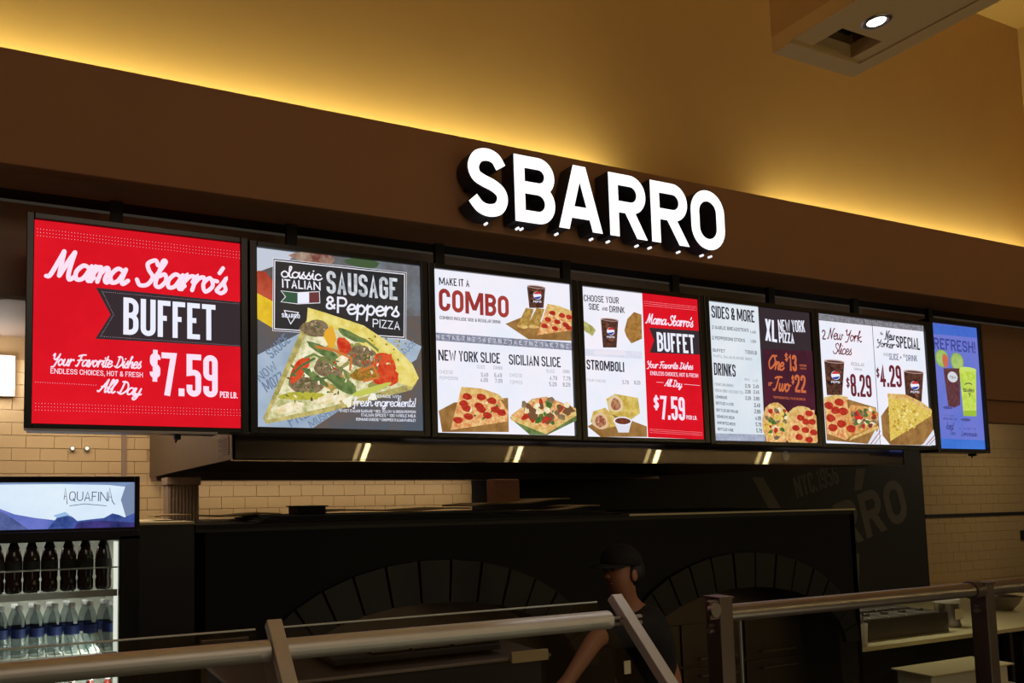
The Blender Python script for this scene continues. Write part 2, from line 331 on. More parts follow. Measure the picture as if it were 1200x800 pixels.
def layout(s, W, H, t, style='c', gap=None, shear=0.0, rad=None):
    """-> list of (closed, polyline) in local (along, up) metres filling W x H"""
    gap = (.20 if style == 'c' else 0.0) if gap is None else gap
    glyphs = []; x = 0.0; ext0 = 0
    for ch in s:
        if ch == ' ': x += (.55 if style == 'c' else .28); continue
        if style == 'c': wd, st = CAPS.get(ch.upper(), CAPS['-'])
        else: wd, st = SCR[ch] if ch in SCR else (CAPS[ch.upper()][0]*.42, CAPS[ch.upper()][1])
        glyphs.append((x, wd, st, ch)); x += wd+gap*(1 if style == 'c' else 0)+(.03 if style == 's' and ch not in SCR else 0)
    if not glyphs: return []
    total = x-(gap if style == 'c' else 0)
    ng = len(glyphs); th = t*H
    if style == 'c': th = min(th, .36*W/(total/.9)) if total > .9 else min(th, W*.9)
    tw_ = th if style == 'c' else 0
    # each glyph box carries its own stroke width
    k = (W-tw_*ng)/max(total, 1e-6) if total > 0 else 1
    out = []; gi = -1
    if style == 'c': glyphs = [(gx+i*tw_/k, wd, st, ch) for i, (gx, wd, st, ch) in enumerate(glyphs)]
    for gx, wd, st, ch in glyphs:
        nat = not (style == 's' and ch in SCR)
        for kind, pts in parse(st):
            P = []
            for (px, py, r) in pts:
                if nat:
                    xx = tw_/2+(gx+px*wd)*k; yy = (th/2+py*(H-th)) if 0 < py < 1 or py in (0, 1) else py*H
                else: xx = (gx+px)*k; yy = py*H
                if nat and len(pts) >= 2 and kind != 'c':     # straight ends run out to the box
                    pass
                P.append((Vector((xx, yy)), r))
            if nat and kind != 'c':
                for e, nb in ((0, 1), (-1, -2)):
                    p, r = P[e]; q = P[nb][0]
                    if abs(p.x-q.x) < 1e-6 or abs(p.y-q.y) > abs(p.x-q.x)*1.2:
                        if abs(pts[e][1]) < 1e-6: P[e] = (Vector((p.x, 0)), r)
                        elif abs(pts[e][1]-1) < 1e-6: P[e] = (Vector((p.x, H)), r)
                    elif abs(p.y-q.y) < 1e-6 and pts[e][0] in (0.0, 1.0): P[e] = (Vector((p.x+(th/2 if pts[e][0] else -th/2), p.y)), r)
            if nat: poly = fillet(P, kind == 'c', rad if rad else min(.62*wd*k if wd else 1, .4*H))
            else: poly = catmull([p for p, r in P], kind == 'k')
            poly = [Vector((p.x+shear*p.y, p.y)) for p in poly]
            out.append((kind in ('c', 'k') and kind != '', poly, not nat))
    layout.th = th
    return out
class Art:
    """flat print on a plane facing the court: crop pixels of the photograph -> points on the plane"""
    layer = 0
    def __init__(s, parent, Y, ox=0, oy=0, sc=1): s.p = parent; s.Y = Y; s.o = (ox, oy, sc); s.mb = MB(); s.k = 0
    def P(s, x, y):
        q = at(s.o[0]+x/s.o[2], s.o[1]+y/s.o[2], Y=s.Y); return Vector((q.x, q.z))
    def dep(s): s.k += 1; return s.Y-.0006-.00012*s.k
    def poly(s, pts, m, world=False):
        y = s.dep(); q = pts if world else [s.P(*p) for p in pts]; s.mb.face([(a.x, y, a.y) for a in q], m)
    def text(s, txt, p0, p1, pt, m, t=.18, style='c', shear=None, gap=None):
        a = s.P(*p0); b = s.P(*p1); c = s.P(*pt); u = (b-a); W = u.length; u.normalize(); v = c-a
        if style == 'c' and shear is None: shear = 0
        if shear is None: shear = .28
        nrm = Vector((-u.y, u.x)); H = abs(v.dot(nrm)); y = s.dep()
        pls = layout(txt, W-(H*shear if shear else 0)*.8, H, t, style, gap, shear); t = layout.th/H if pls else t
        for closed, poly, rnd in pls:
            y -= .00002
            L, Rr = strip(poly, closed, t*H); n = len(poly)
            pr = [a+u*q.x+nrm*q.y for q in L]+[a+u*q.x+nrm*q.y for q in Rr]
            s.mb.raw([(q.x, y-1e-5*(j_ % n), q.y) for j_, q in enumerate(pr)], [(i, (i+1) % n, n+(i+1) % n, n+i) for i in range(n if closed else n-1)], m)
            if rnd and not closed:
                for e in (poly[0], poly[-1]):
                    c_ = a+u*e.x+nrm*e.y; s.mb.raw([(c_.x+t*H*.5*math.cos(j*math.pi/4), y, c_.y+t*H*.5*math.sin(j*math.pi/4)) for j in range(8)], [range(8)], m)
    def blob(s, x, y, rx, ry, m, wob=.12, n=14, rot=0):
        c = s.P(x, y); cx = (s.P(x+1, y)-c).length; cy = (s.P(x, y+1)-c).length; yy = s.dep(); ph = random.random()*6
        vs = []
        for i in range(n):
            a = 2*math.pi*i/n; r = 1+wob*math.sin(3*a+ph)*.6+random.uniform(-wob, wob)*.6
            X_ = rx*r*math.cos(a); Y_ = ry*r*math.sin(a)
            vs.append((c.x+(X_*math.cos(rot)-Y_*math.sin(rot))*cx, yy, c.y+(X_*math.sin(rot)+Y_*math.cos(rot))*cy))
        s.mb.raw(vs, [range(n)], m)
    def line(s, pts, m, t=2, closed=False):
        w_ = (s.P(pts[0][0]+1, pts[0][1])-s.P(*pts[0])).length*t; q = [s.P(*p) for p in pts]; L, Rr = strip(q, closed, w_); n = len(q); y = s.dep()
        s.mb.raw([(a.x, y, a.y) for a in L+Rr], [(i, (i+1) % n, n+(i+1) % n, n+i) for i in range(n if closed else n-1)], m)
    def dots(s, p0, p1, n, m, r=1.4):
        y = s.dep()
        for i in range(n):
            t = i/(n-1); c = s.P(p0[0]+(p1[0]-p0[0])*t, p0[1]+(p1[1]-p0[1])*t); k = (s.P(p0[0]+1, p0[1])-s.P(*p0)).length*r
            s.mb.raw([(c.x-k, y, c.y), (c.x, y, c.y-k), (c.x+k, y, c.y), (c.x, y, c.y+k)], [(0, 1, 2, 3)], m)
    def grain(s, x, y, m, n, rx, ry, cols, region=None):
        for _ in range(n):
            a = random.random()*6.28; r = math.sqrt(random.random()); s.blob(x+rx*r*math.cos(a), y+ry*r*math.sin(a), m[0]*random.uniform(.7, 1.3), m[1]*random.uniform(.7, 1.3), random.choice(cols), .25, 8, random.random()*3)
    clip = None
    def flush(s, name, label=None):
        if s.clip:
            x0, x1, z0, z1 = s.clip; mb = MB(); src = s.mb
            for f, mi in zip(src.f, src.m):
                P = [src.v[i] for i in f]
                for ax, lim, sg in ((0, x0, 1), (0, x1, -1), (2, z0, 1), (2, z1, -1)):
                    Q = []
                    for i in range(len(P)):
                        a, b = P[i-1], P[i]; ia = (a[ax]-lim)*sg >= 0; ib = (b[ax]-lim)*sg >= 0
                        if ia != ib:
                            t = (lim-a[ax])/(b[ax]-a[ax]); Q.append(tuple(a[k]+(b[k]-a[k])*t for k in range(3)))
                        if ib: Q.append(b)
                    P = Q
                    if len(P) < 3: break
                if len(P) >= 3: mb.face(P, src.mats[mi])
            s.mb = mb
        o = s.mb.build(name, s.p); s.mb = MB()
        if label: o['label'] = label
        return o
WH = em((238, 240, 255)); INK = em((48, 46, 58)); GRY = em((150, 150, 160)); RED = em((226, 24, 38), (214, 20, 34), 3); DRED = em((160, 36, 48)); PAPER = em((232, 238, 250), (246, 240, 250), 3)
PINKW = em((255, 226, 244)); CHAR = em((56, 46, 50)); ORANGE = em((206, 108, 66)); GREENW = em((236, 250, 236))
CRUST = em((206, 156, 84), (232, 202, 130), 40); CHEESE = em((240, 206, 140), (214, 128, 74), 45); CHEESE2 = em((238, 214, 110), (204, 168, 70), 60); PEP = em((196, 62, 42), (160, 40, 30), 60)
GRN = em((96, 130, 60), (60, 92, 40), 50); WOOD = em((166, 124, 70), (136, 96, 50), 14); SAUS = em((150, 128, 96), (108, 92, 66), 50); REDP = em((222, 90, 50), (196, 50, 30), 40); WHC = em((250, 240, 214), (226, 206, 150), 40)
GREENP = em((84, 104, 60), (120, 140, 80), 40); DCUP = em((60, 38, 34), (104, 66, 50), 60); BLUEN = em((60, 70, 160)); LIME = em((178, 206, 70), (206, 224, 100), 30); GRYB = em((120, 122, 140), (160, 162, 180), 60)
def screen(label, x0, x1, z0, z1, fx0, fx1, fz0, fz1, base, trim=None):
    t = thing('menu_screen', label, 'screen', ((fx0+fx1)/2, 3.05, fz0), 'row of lit menu screens over the counter')
    f = MB(); Y0, Y1 = 2.985, 3.10
    for a, b, c, d in ((fx0, x0, fz0, fz1), (x1, fx1, fz0, fz1), (x0, x1, fz0, z0), (x0, x1, z1, fz1)): f.box(a, b, Y0, Y1, c, d, M['black'], .003)
    f.build('frame', t)
    MB().box(x0, x1, 3.0, 3.09, z0, z1, base).build('display_panel', t)
    MB().box(x0, x1, 3.09, 3.13, z0+.05, z1-.05, M['blackm']).build('back_cover', t)
    return t
def sx(p): return at(*p, Y=3.0)
lay = []   # inner x0,x1,z0,z1 , measured on the plane
Z0, Z1 = 2.0+.299, 2.0+1.057
specs = [(.012, .798), (.868, 1.637), (1.707, 2.478), (2.549, 3.324), (3.401, 4.205), (4.266, 5.255), (5.331, 5.817)]
# 1 ---------------------------------------------------------------- red buffet board
s1 = screen('leftmost menu screen, all red with a large buffet price and black ribbon', .012, .798, Z0, Z1+.008, -.015, .829, 2.281, 3.089, RED)
b = MB().box(-.005, .70, 2.988, 3.09, 2.272, 2.281, M['steelr']); b.build('glint_strip', s1)['label'] = 'lamp glint built as a silver strip under the frame'  # steel strip stands for the lamp glint on the black frame
A = Art(s1, 3.0, 20, 230, 2.757); A.clip = (0.012, 0.798, Z0, Z1+.008)
A.text("Mama", (98, 262), (362, 285), (98, 172), PINKW, .155, 's')
A.text("Sbarro's", (382, 285), (688, 316), (385, 200), PINKW, .155, 's'); A.flush('lettering', 'pale pink script title')
A.poly([(255, 295), (722, 342), (722, 486), (253, 460), (302, 382)], CHAR)
A.dots((275, 308), (722, 348), 74, PINKW, .9); A.dots((270, 452), (722, 483), 74, PINKW, .9); A.dots((275, 308), (312, 382), 16, PINKW, .9); A.dots((312, 382), (270, 452), 16, PINKW, .9); A.flush('ribbon', 'dark ribbon with dotted edges')
A.text('BUFFET', (343, 446), (641, 466), (343, 326), WH, .215); A.flush('lettering', 'white block capitals on the ribbon')
A.text('Your Favorite Dishes', (108, 545), (406, 556), (108, 508), PINKW, .13, 's'); A.text('ENDLESS CHOICES, HOT & FRESH', (108, 572), (406, 585), (108, 555), PINKW, .13)
A.text('All Day', (260, 630), (405, 645), (260, 588), PINKW, .13, 's'); A.dots((60, 600), (255, 610), 26, PINKW, 1.2); A.flush('lettering')
A.text('$', (428, 592), (462, 594), (428, 500), PINKW, .16); A.text('7.59', (466, 643), (648, 650), (466, 504), PINKW, .2); A.text('PER LB.', (655, 650), (712, 653), (655, 630), PINKW, .16); A.flush('price')
for k in range(3): A.dots((66, 105+11*k), (718, 180+10*k), 66, PINKW, 1.15); A.dots((60, 668+11*k), (720, 690+9*k), 66, PINKW, 1.15)
A.flush('dotted_border')
# 2 ---------------------------------------------------------------- sausage and peppers picture
s2 = screen('menu screen with a close picture of one sausage and peppers pizza slice', .868, 1.637, Z0+.008, Z1+.003, .835, 1.669, 2.281, 3.083, em((108, 92, 80), (84, 92, 104), 4))
A = Art(s2, 3.0, 290, 280, 3.335); A.clip = (0.868, 1.637, Z0+.008, Z1+.003)
A.poly([(35, 33), (672, 105), (677, 300), (35, 330)], em((120, 128, 138), (92, 84, 80), 5)); A.poly([(35, 33), (200, 55), (150, 90), (36, 130)], em((196, 202, 216)))
A.blob(60, 200, 60, 70, em((190, 84, 60), (160, 60, 40), 9)); A.poly([(36, 210), (110, 250), (150, 300), (180, 350), (110, 355), (36, 310)], em((234, 196, 50), (206, 160, 40), 9)); A.blob(260, 75, 90, 25, em((190, 170, 150), (120, 70, 60), 10)); A.blob(450, 95, 70, 18, em((70, 92, 60)))
A.poly([(35, 455), (240, 350), (440, 300), (680, 420), (660, 470), (250, 742), (38, 738)], em((150, 168, 190), (172, 188, 206), 6))
for i, (tx, p0, p1, pt) in enumerate((('SAUCE', (95, 470), (170, 400), (120, 505)), ('NOW', (50, 560), (120, 505), (70, 590)), ('MOZZ', (75, 600), (150, 555), (95, 640)), ('FRESH', (170, 735), (300, 660), (160, 690)), ('SAUCE', (600, 470), (660, 410), (590, 450)), ('MUSHROOM', (250, 740), (400, 640), (240, 710)))):
    A.text(tx, p0, p1, pt, em((112, 130, 156)), .13)
A.flush('background_picture', 'blurred vegetables and printed blue wrapping paper')
A.poly([(100, 76), (620, 132), (618, 392), (98, 358)], em((44, 44, 46), (58, 54, 52), 6)); A.line([(106, 84), (613, 138), (611, 384), (104, 351)], PAPER, 3.5, True); A.line([(100, 76), (620, 132), (618, 392), (98, 358)], PAPER, 2, True)
A.text('classic', (130, 148), (288, 162), (132, 106), PAPER, .13, 's', 0); A.text('ITALIAN', (135, 190), (285, 202), (135, 156), PAPER, .16)
A.poly([(130, 203), (195, 210), (195, 252), (130, 246), (148, 226)], em((60, 90, 66))); A.poly([(195, 210), (240, 208), (240, 250), (195, 252)], WH); A.poly([(240, 208), (280, 208), (282, 250), (240, 250)], em((110, 60, 58))); A.line([(130, 203), (195, 210), (280, 206), (282, 250), (195, 254), (130, 246), (148, 226)], PAPER, 2.5, True)
A.line([(143, 280), (198, 288), (168, 332)], PAPER, 4, True); A.text('SBARRO', (133, 306), (204, 311), (133, 290), WH, .2)
A.text('SAUSAGE', (308, 212), (585, 240), (310, 124), em((226, 230, 236), (170, 176, 184), 30), .2); A.text('&', (305, 275), (345, 278), (305, 222), PAPER, .16); A.text('Peppers', (352, 290), (592, 304), (355, 226), PAPER, .13, 's', .05); A.text('PIZZA', (488, 345), (594, 356), (488, 312), PAPER, .12); A.flush('title_board', 'dark chalkboard title panel')
A.poly([(60, 700), (210, 350), (250, 285), (400, 320), (600, 450), (660, 560), (640, 590), (300, 680), (72, 722)], em((206, 190, 120), (150, 140, 80), 20))
A.poly([(72, 708), (225, 380), (300, 320), (420, 350), (590, 470), (635, 565), (300, 660)], em((244, 236, 200), (176, 176, 110), 26))
A.grain(380, 520, (22, 12), 60, 190, 120, [em((228, 224, 176)), em((150, 148, 84)), em((200, 150, 80)), em((244, 240, 214))])
A.poly([(232, 270), (300, 290), (450, 340), (570, 420), (640, 490), (665, 545), (640, 580), (590, 565), (520, 470), (400, 385), (290, 330), (228, 325)], em((222, 200, 90), (240, 226, 140), 28))
for x, y, rx, ry, c, ro in ((262, 352, 56, 34, SAUS, .1), (452, 465, 66, 44, SAUS, -.3), (310, 505, 58, 40, SAUS, -.2), (222, 572, 68, 36, SAUS, -.1), (200, 510, 62, 24, REDP, 1.0), (320, 385, 22, 42, em((232, 172, 52)), .1), (372, 420, 26, 34, REDP, .3), (530, 500, 44, 54, REDP, .3), (540, 545, 50, 30, REDP, .2), (455, 530, 56, 26, em((190, 130, 50), (120, 100, 40), 50), .1), (300, 445, 75, 18, GREENP, -.5), (370, 570, 60, 26, GREENP, -.5), (260, 540, 60, 14, GREENP, -.6), (400, 380, 60, 14, GREENP, -.4), (215, 615, 100, 16, em((204, 190, 70), (160, 160, 60), 40), .05), (360, 480, 40, 16, WHC, .7), (480, 590, 80, 12, em((196, 200, 90)), .35), (160, 660, 60, 18, WHC, .3), (320, 625, 60, 18, WHC, .2)):
    A.blob(x, y, rx, ry, c, .14, 18, ro)
A.grain(250, 560, (8, 4), 26, 130, 90, [GREENP, WHC, em((96, 84, 50))]); A.grain(440, 480, (8, 5), 24, 120, 60, [GREENP, REDP, WHC]); A.grain(520, 440, (5, 4), 26, 110, 60, [em((190, 160, 70)), em((140, 130, 60))])
for x, y, rx, ry in ((262, 352, 44, 24), (452, 465, 52, 32), (310, 505, 46, 28), (222, 572, 54, 24)): A.grain(x, y, (7, 4), 14, rx*.8, ry*.8, [em((176, 156, 124)), em((112, 88, 66)), em((90, 96, 60))])
for p in (((215, 470), (250, 455), (300, 480), (370, 520), (385, 560)), ((255, 425), (330, 440), (395, 470), (390, 520)), ((240, 560), (300, 545), (360, 590)), ((430, 520), (480, 500), (500, 545), (440, 560)), ((160, 540), (200, 500), (255, 470)), ((380, 375), (450, 400), (500, 440))): A.line([tuple(q) for q in p], random.choice([em((120, 132, 74)), em((204, 120, 60)), em((90, 110, 64)), em((150, 150, 90))]), 9)
A.flush('pizza_picture', 'pizza slice with sausage, red and green peppers')
A.text('HANDMADE WITH', (470, 622), (588, 626), (470, 610), WH, .14); A.text('fresh ingredients!', (402, 655), (648, 658), (402, 622), WH, .12, 's', .05)
A.text('SWEET ITALIAN SAUSAGE * RED, YELLOW & GREEN PEPPERS', (350, 679), (645, 684), (350, 668), WH, .14); A.text('ITALIAN SPICES * 100% WHOLE MILK'.replace('%', ''), (434, 696), (645, 700), (434, 684), WH, .14); A.text('ROMANO CHEESE * CHOPPED ITALIAN PARSLEY', (414, 712), (645, 717), (414, 701), WH, .14); A.flush('lettering')
def cup(A, x0, x1, y0, y1, logo=True):
    w_ = x1-x0; A.poly([(x0, y0), (x1, y0+w_*.04), (x1-w_*.1, y1), (x0+w_*.13, y1)], DCUP); A.grain((x0+x1)/2, (y0+y1)/2, (w_*.09, w_*.08), 14, w_*.34, (y1-y0)*.42, [em((70, 44, 36)), em((120, 74, 50)), em((42, 28, 28))])
    A.blob((x0+x1)/2, y0+1, w_*.52, w_*.09, em((200, 170, 160)), .02); A.blob((x0+x1)/2, y0+2, w_*.44, w_*.05, em((90, 60, 56)), .02)
    if logo:
        cx, cy, r = (x0+x1)/2+w_*.05, y0+(y1-y0)*.42, w_*.22
        A.blob(cx, cy, r, r, WH, .0, 20); A.poly([(cx+r*math.cos(a), cy-r*math.sin(a)) for a in [math.pi*i/9 for i in range(1, 9)]], em((200, 60, 60))); A.poly([(cx+r*.92*math.cos(a), cy+r*.92*math.sin(a)) for a in [math.pi*(i+.6)/9 for i in range(0, 8)]], BLUEN)
        A.text('PEPSI', (cx-r, cy+r*1.75), (cx+r, cy+r*1.8), (cx-r, cy+r*1.25), WH, .2)
def slice_(A, pts, crust, peps, r, cheese=CHEESE, extra=18, cc=CRUST, gr=GRN, wood=None):
    if wood: A.poly(wood, WOOD)
    A.poly(pts, cheese); A.poly(crust, cc)
    cx = sum(p[0] for p in pts)/len(pts); cy = sum(p[1] for p in pts)/len(pts); rx = (max(p[0] for p in pts)-min(p[0] for p in pts))*.3; ry = (max(p[1] for p in pts)-min(p[1] for p in pts))*.26
    A.grain(cx, cy, (r*.35, r*.25), extra, rx, ry, [WHC, gr, CHEESE2])
    for x, y in peps: A.blob(x, y, r, r*.72, PEP, .08, 14, -.1)
# 3 ---------------------------------------------------------------- combo
s3 = screen('third menu screen from the left, white, with a red combo heading above two slices', 1.707, 2.478, Z0+.002, Z1-.001, 1.675, 2.512, 2.279, 3.079, PAPER)
A = Art(s3, 3.0, 500, 300, 3.636); A.clip = (1.707, 2.478, Z0+.002, Z1-.001)
A.text('MAKE IT A', (53, 122), (182, 132), (53, 90), INK, .15); A.text('COMBO', (52, 232), (350, 264), (52, 136), em((150, 50, 50), (168, 64, 56), 8), .185); A.text('COMBOS INCLUDE SIDE & REGULAR DRINK', (55, 268), (315, 288), (55, 254), INK, .15)
A.text('NEW YORK SLICE', (50, 444), (313, 458), (50, 398), INK, .14); A.text('SICILIAN SLICE', (350, 462), (571, 474), (350, 418), INK, .14)
for tx, p in (('3.49', (230, 514)), ('6.49', (288, 516)), ('4.09', (228, 536)), ('7.09', (290, 540)), ('4.79', (523, 528)), ('7.79', (580, 530)), ('5.29', (521, 554)), ('8.29', (579, 556))): A.text(tx, p, (p[0]+32, p[1]+1), (p[0], p[1]-18), GRY, .15)
for tx, p, w_ in (('CHEESE', (52, 500), 60), ('PEPPERONI', (54, 526), 78), ('CHEESE', (352, 514), 55), ('TOPPED', (352, 544), 55), ('SLICE', (212, 478), 36), ('COMBO', (282, 482), 40), ('SLICE', (508, 496), 36), ('COMBO', (578, 498), 30)): A.text(tx, p, (p[0]+w_, p[1]+3), (p[0], p[1]-15), em((188, 190, 200)), .14)
A.flush('lettering')
A.poly([(36, 326), (615, 370), (617, 402), (36, 360)], GRYB)
for i in range(26): A.text('NZ1AE7'[i % 6], (40+i*22, 352+i*1.65), (52+i*22, 352+i*1.65), (40+i*22, 334+i*1.65), em((214, 216, 226)), .16)
A.flush('banner_strip', 'grey patterned strip')
A.poly([(332, 290), (400, 262), (470, 280), (612, 300), (613, 362), (430, 355)], WOOD); cup(A, 424, 502, 132, 222)
for x in (420, 465): A.poly([(x-2, 222), (x+32, 228), (x+6, 306), (x-40, 300)], em((196, 160, 84), (150, 110, 50), 50)); A.blob(x-14, 303, 22, 7, CRUST)
slice_(A, [(510, 205), (612, 240), (612, 318), (465, 338)], [(510, 205), (560, 215), (612, 235), (612, 252), (500, 232)], [(530, 245), (570, 255), (600, 262), (510, 272), (550, 282), (585, 295), (540, 310), (495, 300), (598, 308)], 14)
A.flush('combo_picture', 'drink cup, rolls and a slice on a board')
slice_(A, [(140, 565), (290, 590), (340, 660), (338, 705), (95, 742)], [(142, 558), (230, 566), (300, 590), (325, 615), (290, 610), (135, 590)], [(165, 600), (225, 602), (150, 630), (215, 640), (270, 618), (285, 655), (225, 655), (170, 685), (125, 700), (250, 680), (310, 668), (160, 650)], 20, wood=[(45, 660), (110, 625), (340, 605), (343, 750), (60, 750)])
A.flush('slice_picture', 'pepperoni slice on a board')
A.poly([(345, 690), (440, 610), (500, 600), (628, 650), (632, 700), (500, 765), (430, 762)], GREENP); slice_(A, [(350, 680), (440, 612), (500, 600), (625, 650), (500, 735)], [(350, 680), (500, 735), (625, 650), (628, 680), (500, 760), (350, 700)], [(420, 640), (510, 620), (585, 655), (500, 690), (430, 690)], 10, extra=50)
A.grain(490, 660, (18, 13), 34, 110, 48, [SAUS, PEP, em((120, 84, 56)), WHC, GRN])
A.flush('slice_picture', 'square slice with dark toppings')
# 4 ---------------------------------------------------------------- stromboli | buffet
s4 = screen('fourth menu screen from the left, half white with stromboli, half red buffet', 2.549, 3.324, Z0, Z1-.003, 2.515, 3.360, 2.278, 3.078, PAPER)
A = Art(s4, 3.0, 675, 320, 3.9); A.clip = (2.549, 3.324, Z0, Z1-.003)
A.text('CHOOSE YOUR', (36, 128), (196, 140), (36, 98), INK, .14); A.text('SIDE', (58, 166), (106, 171), (58, 137), INK, .15); A.text('AND', (118, 170), (145, 172), (118, 154), INK, .15); A.text('DRINK', (153, 178), (222, 183), (153, 149), INK, .15)
A.text('STROMBOLI', (48, 440), (220, 452), (48, 394), INK, .16); A.text('FOUR CHEESE', (50, 494), (135, 500), (50, 482), em((178, 180, 190)), .14); A.text('5.79', (212, 507), (240, 508), (212, 489), GRY, .15); A.text('8.29', (265, 508), (293, 510), (265, 490), GRY, .15); A.flush('lettering')
A.poly([(28, 345), (300, 358), (302, 392), (30, 376)], em((214, 218, 236), (226, 226, 240), 30)); A.poly([(80, 352), (220, 356), (230, 376), (80, 372)], em((236, 230, 240)))
cup(A, 112, 192, 212, 340); A.flush('cup_picture'); A.poly([(28, 215), (75, 245), (88, 262), (72, 288), (32, 262)], em((150, 150, 80), (200, 190, 120), 40)); A.flush('bread_picture'); A.poly([(262, 178), (296, 190), (299, 300), (250, 322), (228, 290), (218, 262), (232, 210)], em((178, 132, 70), (146, 100, 44), 40))
A.flush('bread_picture')
A.poly([(50, 700), (160, 640), (320, 700), (322, 748), (110, 748)], WOOD)
A.poly([(135, 575), (175, 552), (280, 570), (290, 640), (240, 675), (150, 640)], em((226, 200, 110), (190, 160, 70), 30)); A.blob(178, 598, 34, 40, em((226, 200, 160))); A.blob(178, 600, 22, 28, em((140, 70, 50), (200, 150, 110), 60))
A.poly([(62, 680), (75, 632), (130, 615), (175, 660), (180, 700), (110, 712)], em((226, 200, 120), (196, 160, 80), 30)); A.blob(108, 676, 36, 38, em((224, 190, 150))); A.blob(108, 678, 25, 28, em((140, 60, 46), (206, 160, 120), 60))
A.poly([(168, 672), (250, 676), (238, 728), (190, 728)], em((226, 226, 236))); A.blob(210, 676, 42, 20, WH, 0); A.blob(210, 676, 36, 15, em((130, 64, 44), (96, 50, 36), 50), .02)
A.flush('stromboli_picture', 'stromboli halves with a white sauce bowl')
A.poly([(298, 90), (551, 122), (581, 760), (325, 750)], RED)
for k in range(3): A.dots((308, 130+9*k), (545, 155+8*k), 60, PINKW, .9); A.dots((333, 712+8*k), (572, 728+7*k), 60, PINKW, .9)
A.text("Mama Sbarro's", (316, 230), (535, 248), (316, 186), PINKW, .14, 's'); A.poly([(330, 250), (558, 265), (568, 374), (333, 364), (352, 308)], CHAR); A.text('BUFFET', (368, 358), (539, 369), (366, 270), WH, .23)
A.text('Your Favorite Dishes', (318, 432), (533, 441), (318, 402), PINKW, .14, 's'); A.text('ENDLESS CHOICES, HOT & FRESH', (335, 466), (553, 478), (335, 448), PINKW, .14); A.text('All Day', (400, 515), (482, 524), (400, 484), PINKW, .14, 's'); A.line([(362, 498), (395, 501)], PINKW, 1.2); A.line([(488, 508), (560, 514)], PINKW, 1.2)
A.text('$', (350, 622), (374, 624), (348, 560), PINKW, .18); A.text('7.59', (382, 668), (494, 674), (376, 560), PINKW, .22); A.text('PER LB.', (500, 668), (548, 671), (500, 650), PINKW, .17); A.flush('buffet_panel', 'red buffet half with price')
# 5 ---------------------------------------------------------------- sides | XL pizza
s5 = screen('fifth menu screen from the left, white price list beside dark large pizza advert', 3.401, 4.205, Z0-.006, Z1-.003, 3.366, 4.235, 2.272, 3.080, CHAR)
A = Art(s5, 3.0, 820, 340, 4.21); A.clip = (3.401, 4.205, Z0-.006, Z1-.003)
A.poly([(35, 52), (287, 82), (323, 745), (73, 740)], em((216, 226, 236), (228, 234, 240), 3)); A.poly([(70, 705), (322, 712), (323, 745), (73, 740)], em((150, 158, 180), (180, 186, 204), 20)); A.flush('price_list', 'white list panel')
A.text('SIDES & MORE', (58, 135), (270, 160), (54, 74), INK, .18); A.text('DRINKS', (70, 418), (177, 428), (68, 356), INK, .18)
for tx, x0, x1, y, h, c in (('2 GARLIC BREADSTICKS', 60, 240, 190, 17, INK), ('1.49', 247, 275, 212, 14, INK), ('2 PEPPERONI STICKS', 60, 222, 242, 17, INK), ('1.99', 249, 276, 258, 14, INK), ('BUFFET', 64, 124, 303, 16, INK), ('7.59/LB', 222, 280, 313, 18, INK), ('PASTA, SALAD & HOUSE SIDES', 66, 256, 330, 13, GRY), ('REG', 220, 245, 446, 12, GRY), ('LG', 262, 284, 450, 12, GRY), ('FOUNTAIN DRINKS', 72, 165, 470, 14, GRY), ('2.19', 222, 248, 480, 18, INK), ('2.49', 262, 289, 482, 18, INK), ('FRESH BREWED ICED TEA', 73, 213, 500, 14, GRY), ('2.09', 222, 249, 508, 18, INK), ('2.49', 263, 290, 510, 18, INK), ('LEMONADE', 76, 133, 532, 14, INK), ('2.29', 223, 250, 540, 18, INK), ('2.89', 264, 291, 542, 18, INK), ('BOTTLED WATER', 78, 164, 563, 14, INK), ('2.49', 266, 295, 576, 20, INK), ('BOTTLED BEVERAGE', 80, 187, 597, 14, INK), ('2.89', 268, 297, 607, 20, INK), ('DOMESTIC BEER', 82, 168, 629, 14, INK), ('4.99', 271, 299, 640, 20, INK), ('IMPORTED BEER', 84, 172, 660, 14, INK), ('5.79', 273, 301, 671, 20, INK), ('BOTTLED WINE', 86, 163, 691, 14, INK), ('5.79', 276, 304, 701, 20, INK)):
    A.text(tx, (x0, y), (x1, y+(x1-x0)*.09), (x0, y-h), c, .15)
A.flush('lettering')
A.text('XL', (320, 248), (378, 258), (314, 140), WH, .22); A.text('NEW YORK', (386, 205), (517, 208), (384, 146), WH, .2); A.text('PIZZA', (388, 258), (463, 264), (386, 206), WH, .2)
A.poly([(308, 290), (558, 300), (567, 600), (318, 600)], em((82, 34, 50), (62, 30, 42), 5))
A.text('One', (332, 385), (418, 396), (330, 318), ORANGE, .14, 's'); A.text('$', (416, 350), (432, 352), (416, 310), ORANGE, .16); A.text('13', (436, 398), (476, 402), (434, 316), ORANGE, .2); A.text('PEPPERONI', (488, 376), (522, 378), (488, 366), ORANGE, .15); A.text('CHEESE', (490, 390), (522, 392), (490, 382), ORANGE, .15)
A.text('or', (332, 470), (356, 472), (332, 442), ORANGE, .14, 's'); A.text('Two', (358, 492), (446, 502), (356, 424), ORANGE, .14, 's'); A.text('$', (448, 462), (462, 464), (446, 420), ORANGE, .16); A.text('22', (466, 503), (520, 508), (463, 415), ORANGE, .2); A.text('*PEPPERONI PIZZA TO GO OR DINE IN', (358, 534), (515, 545), (358, 522), ORANGE, .14); A.flush('advert_lettering', 'white and orange advert lettering')
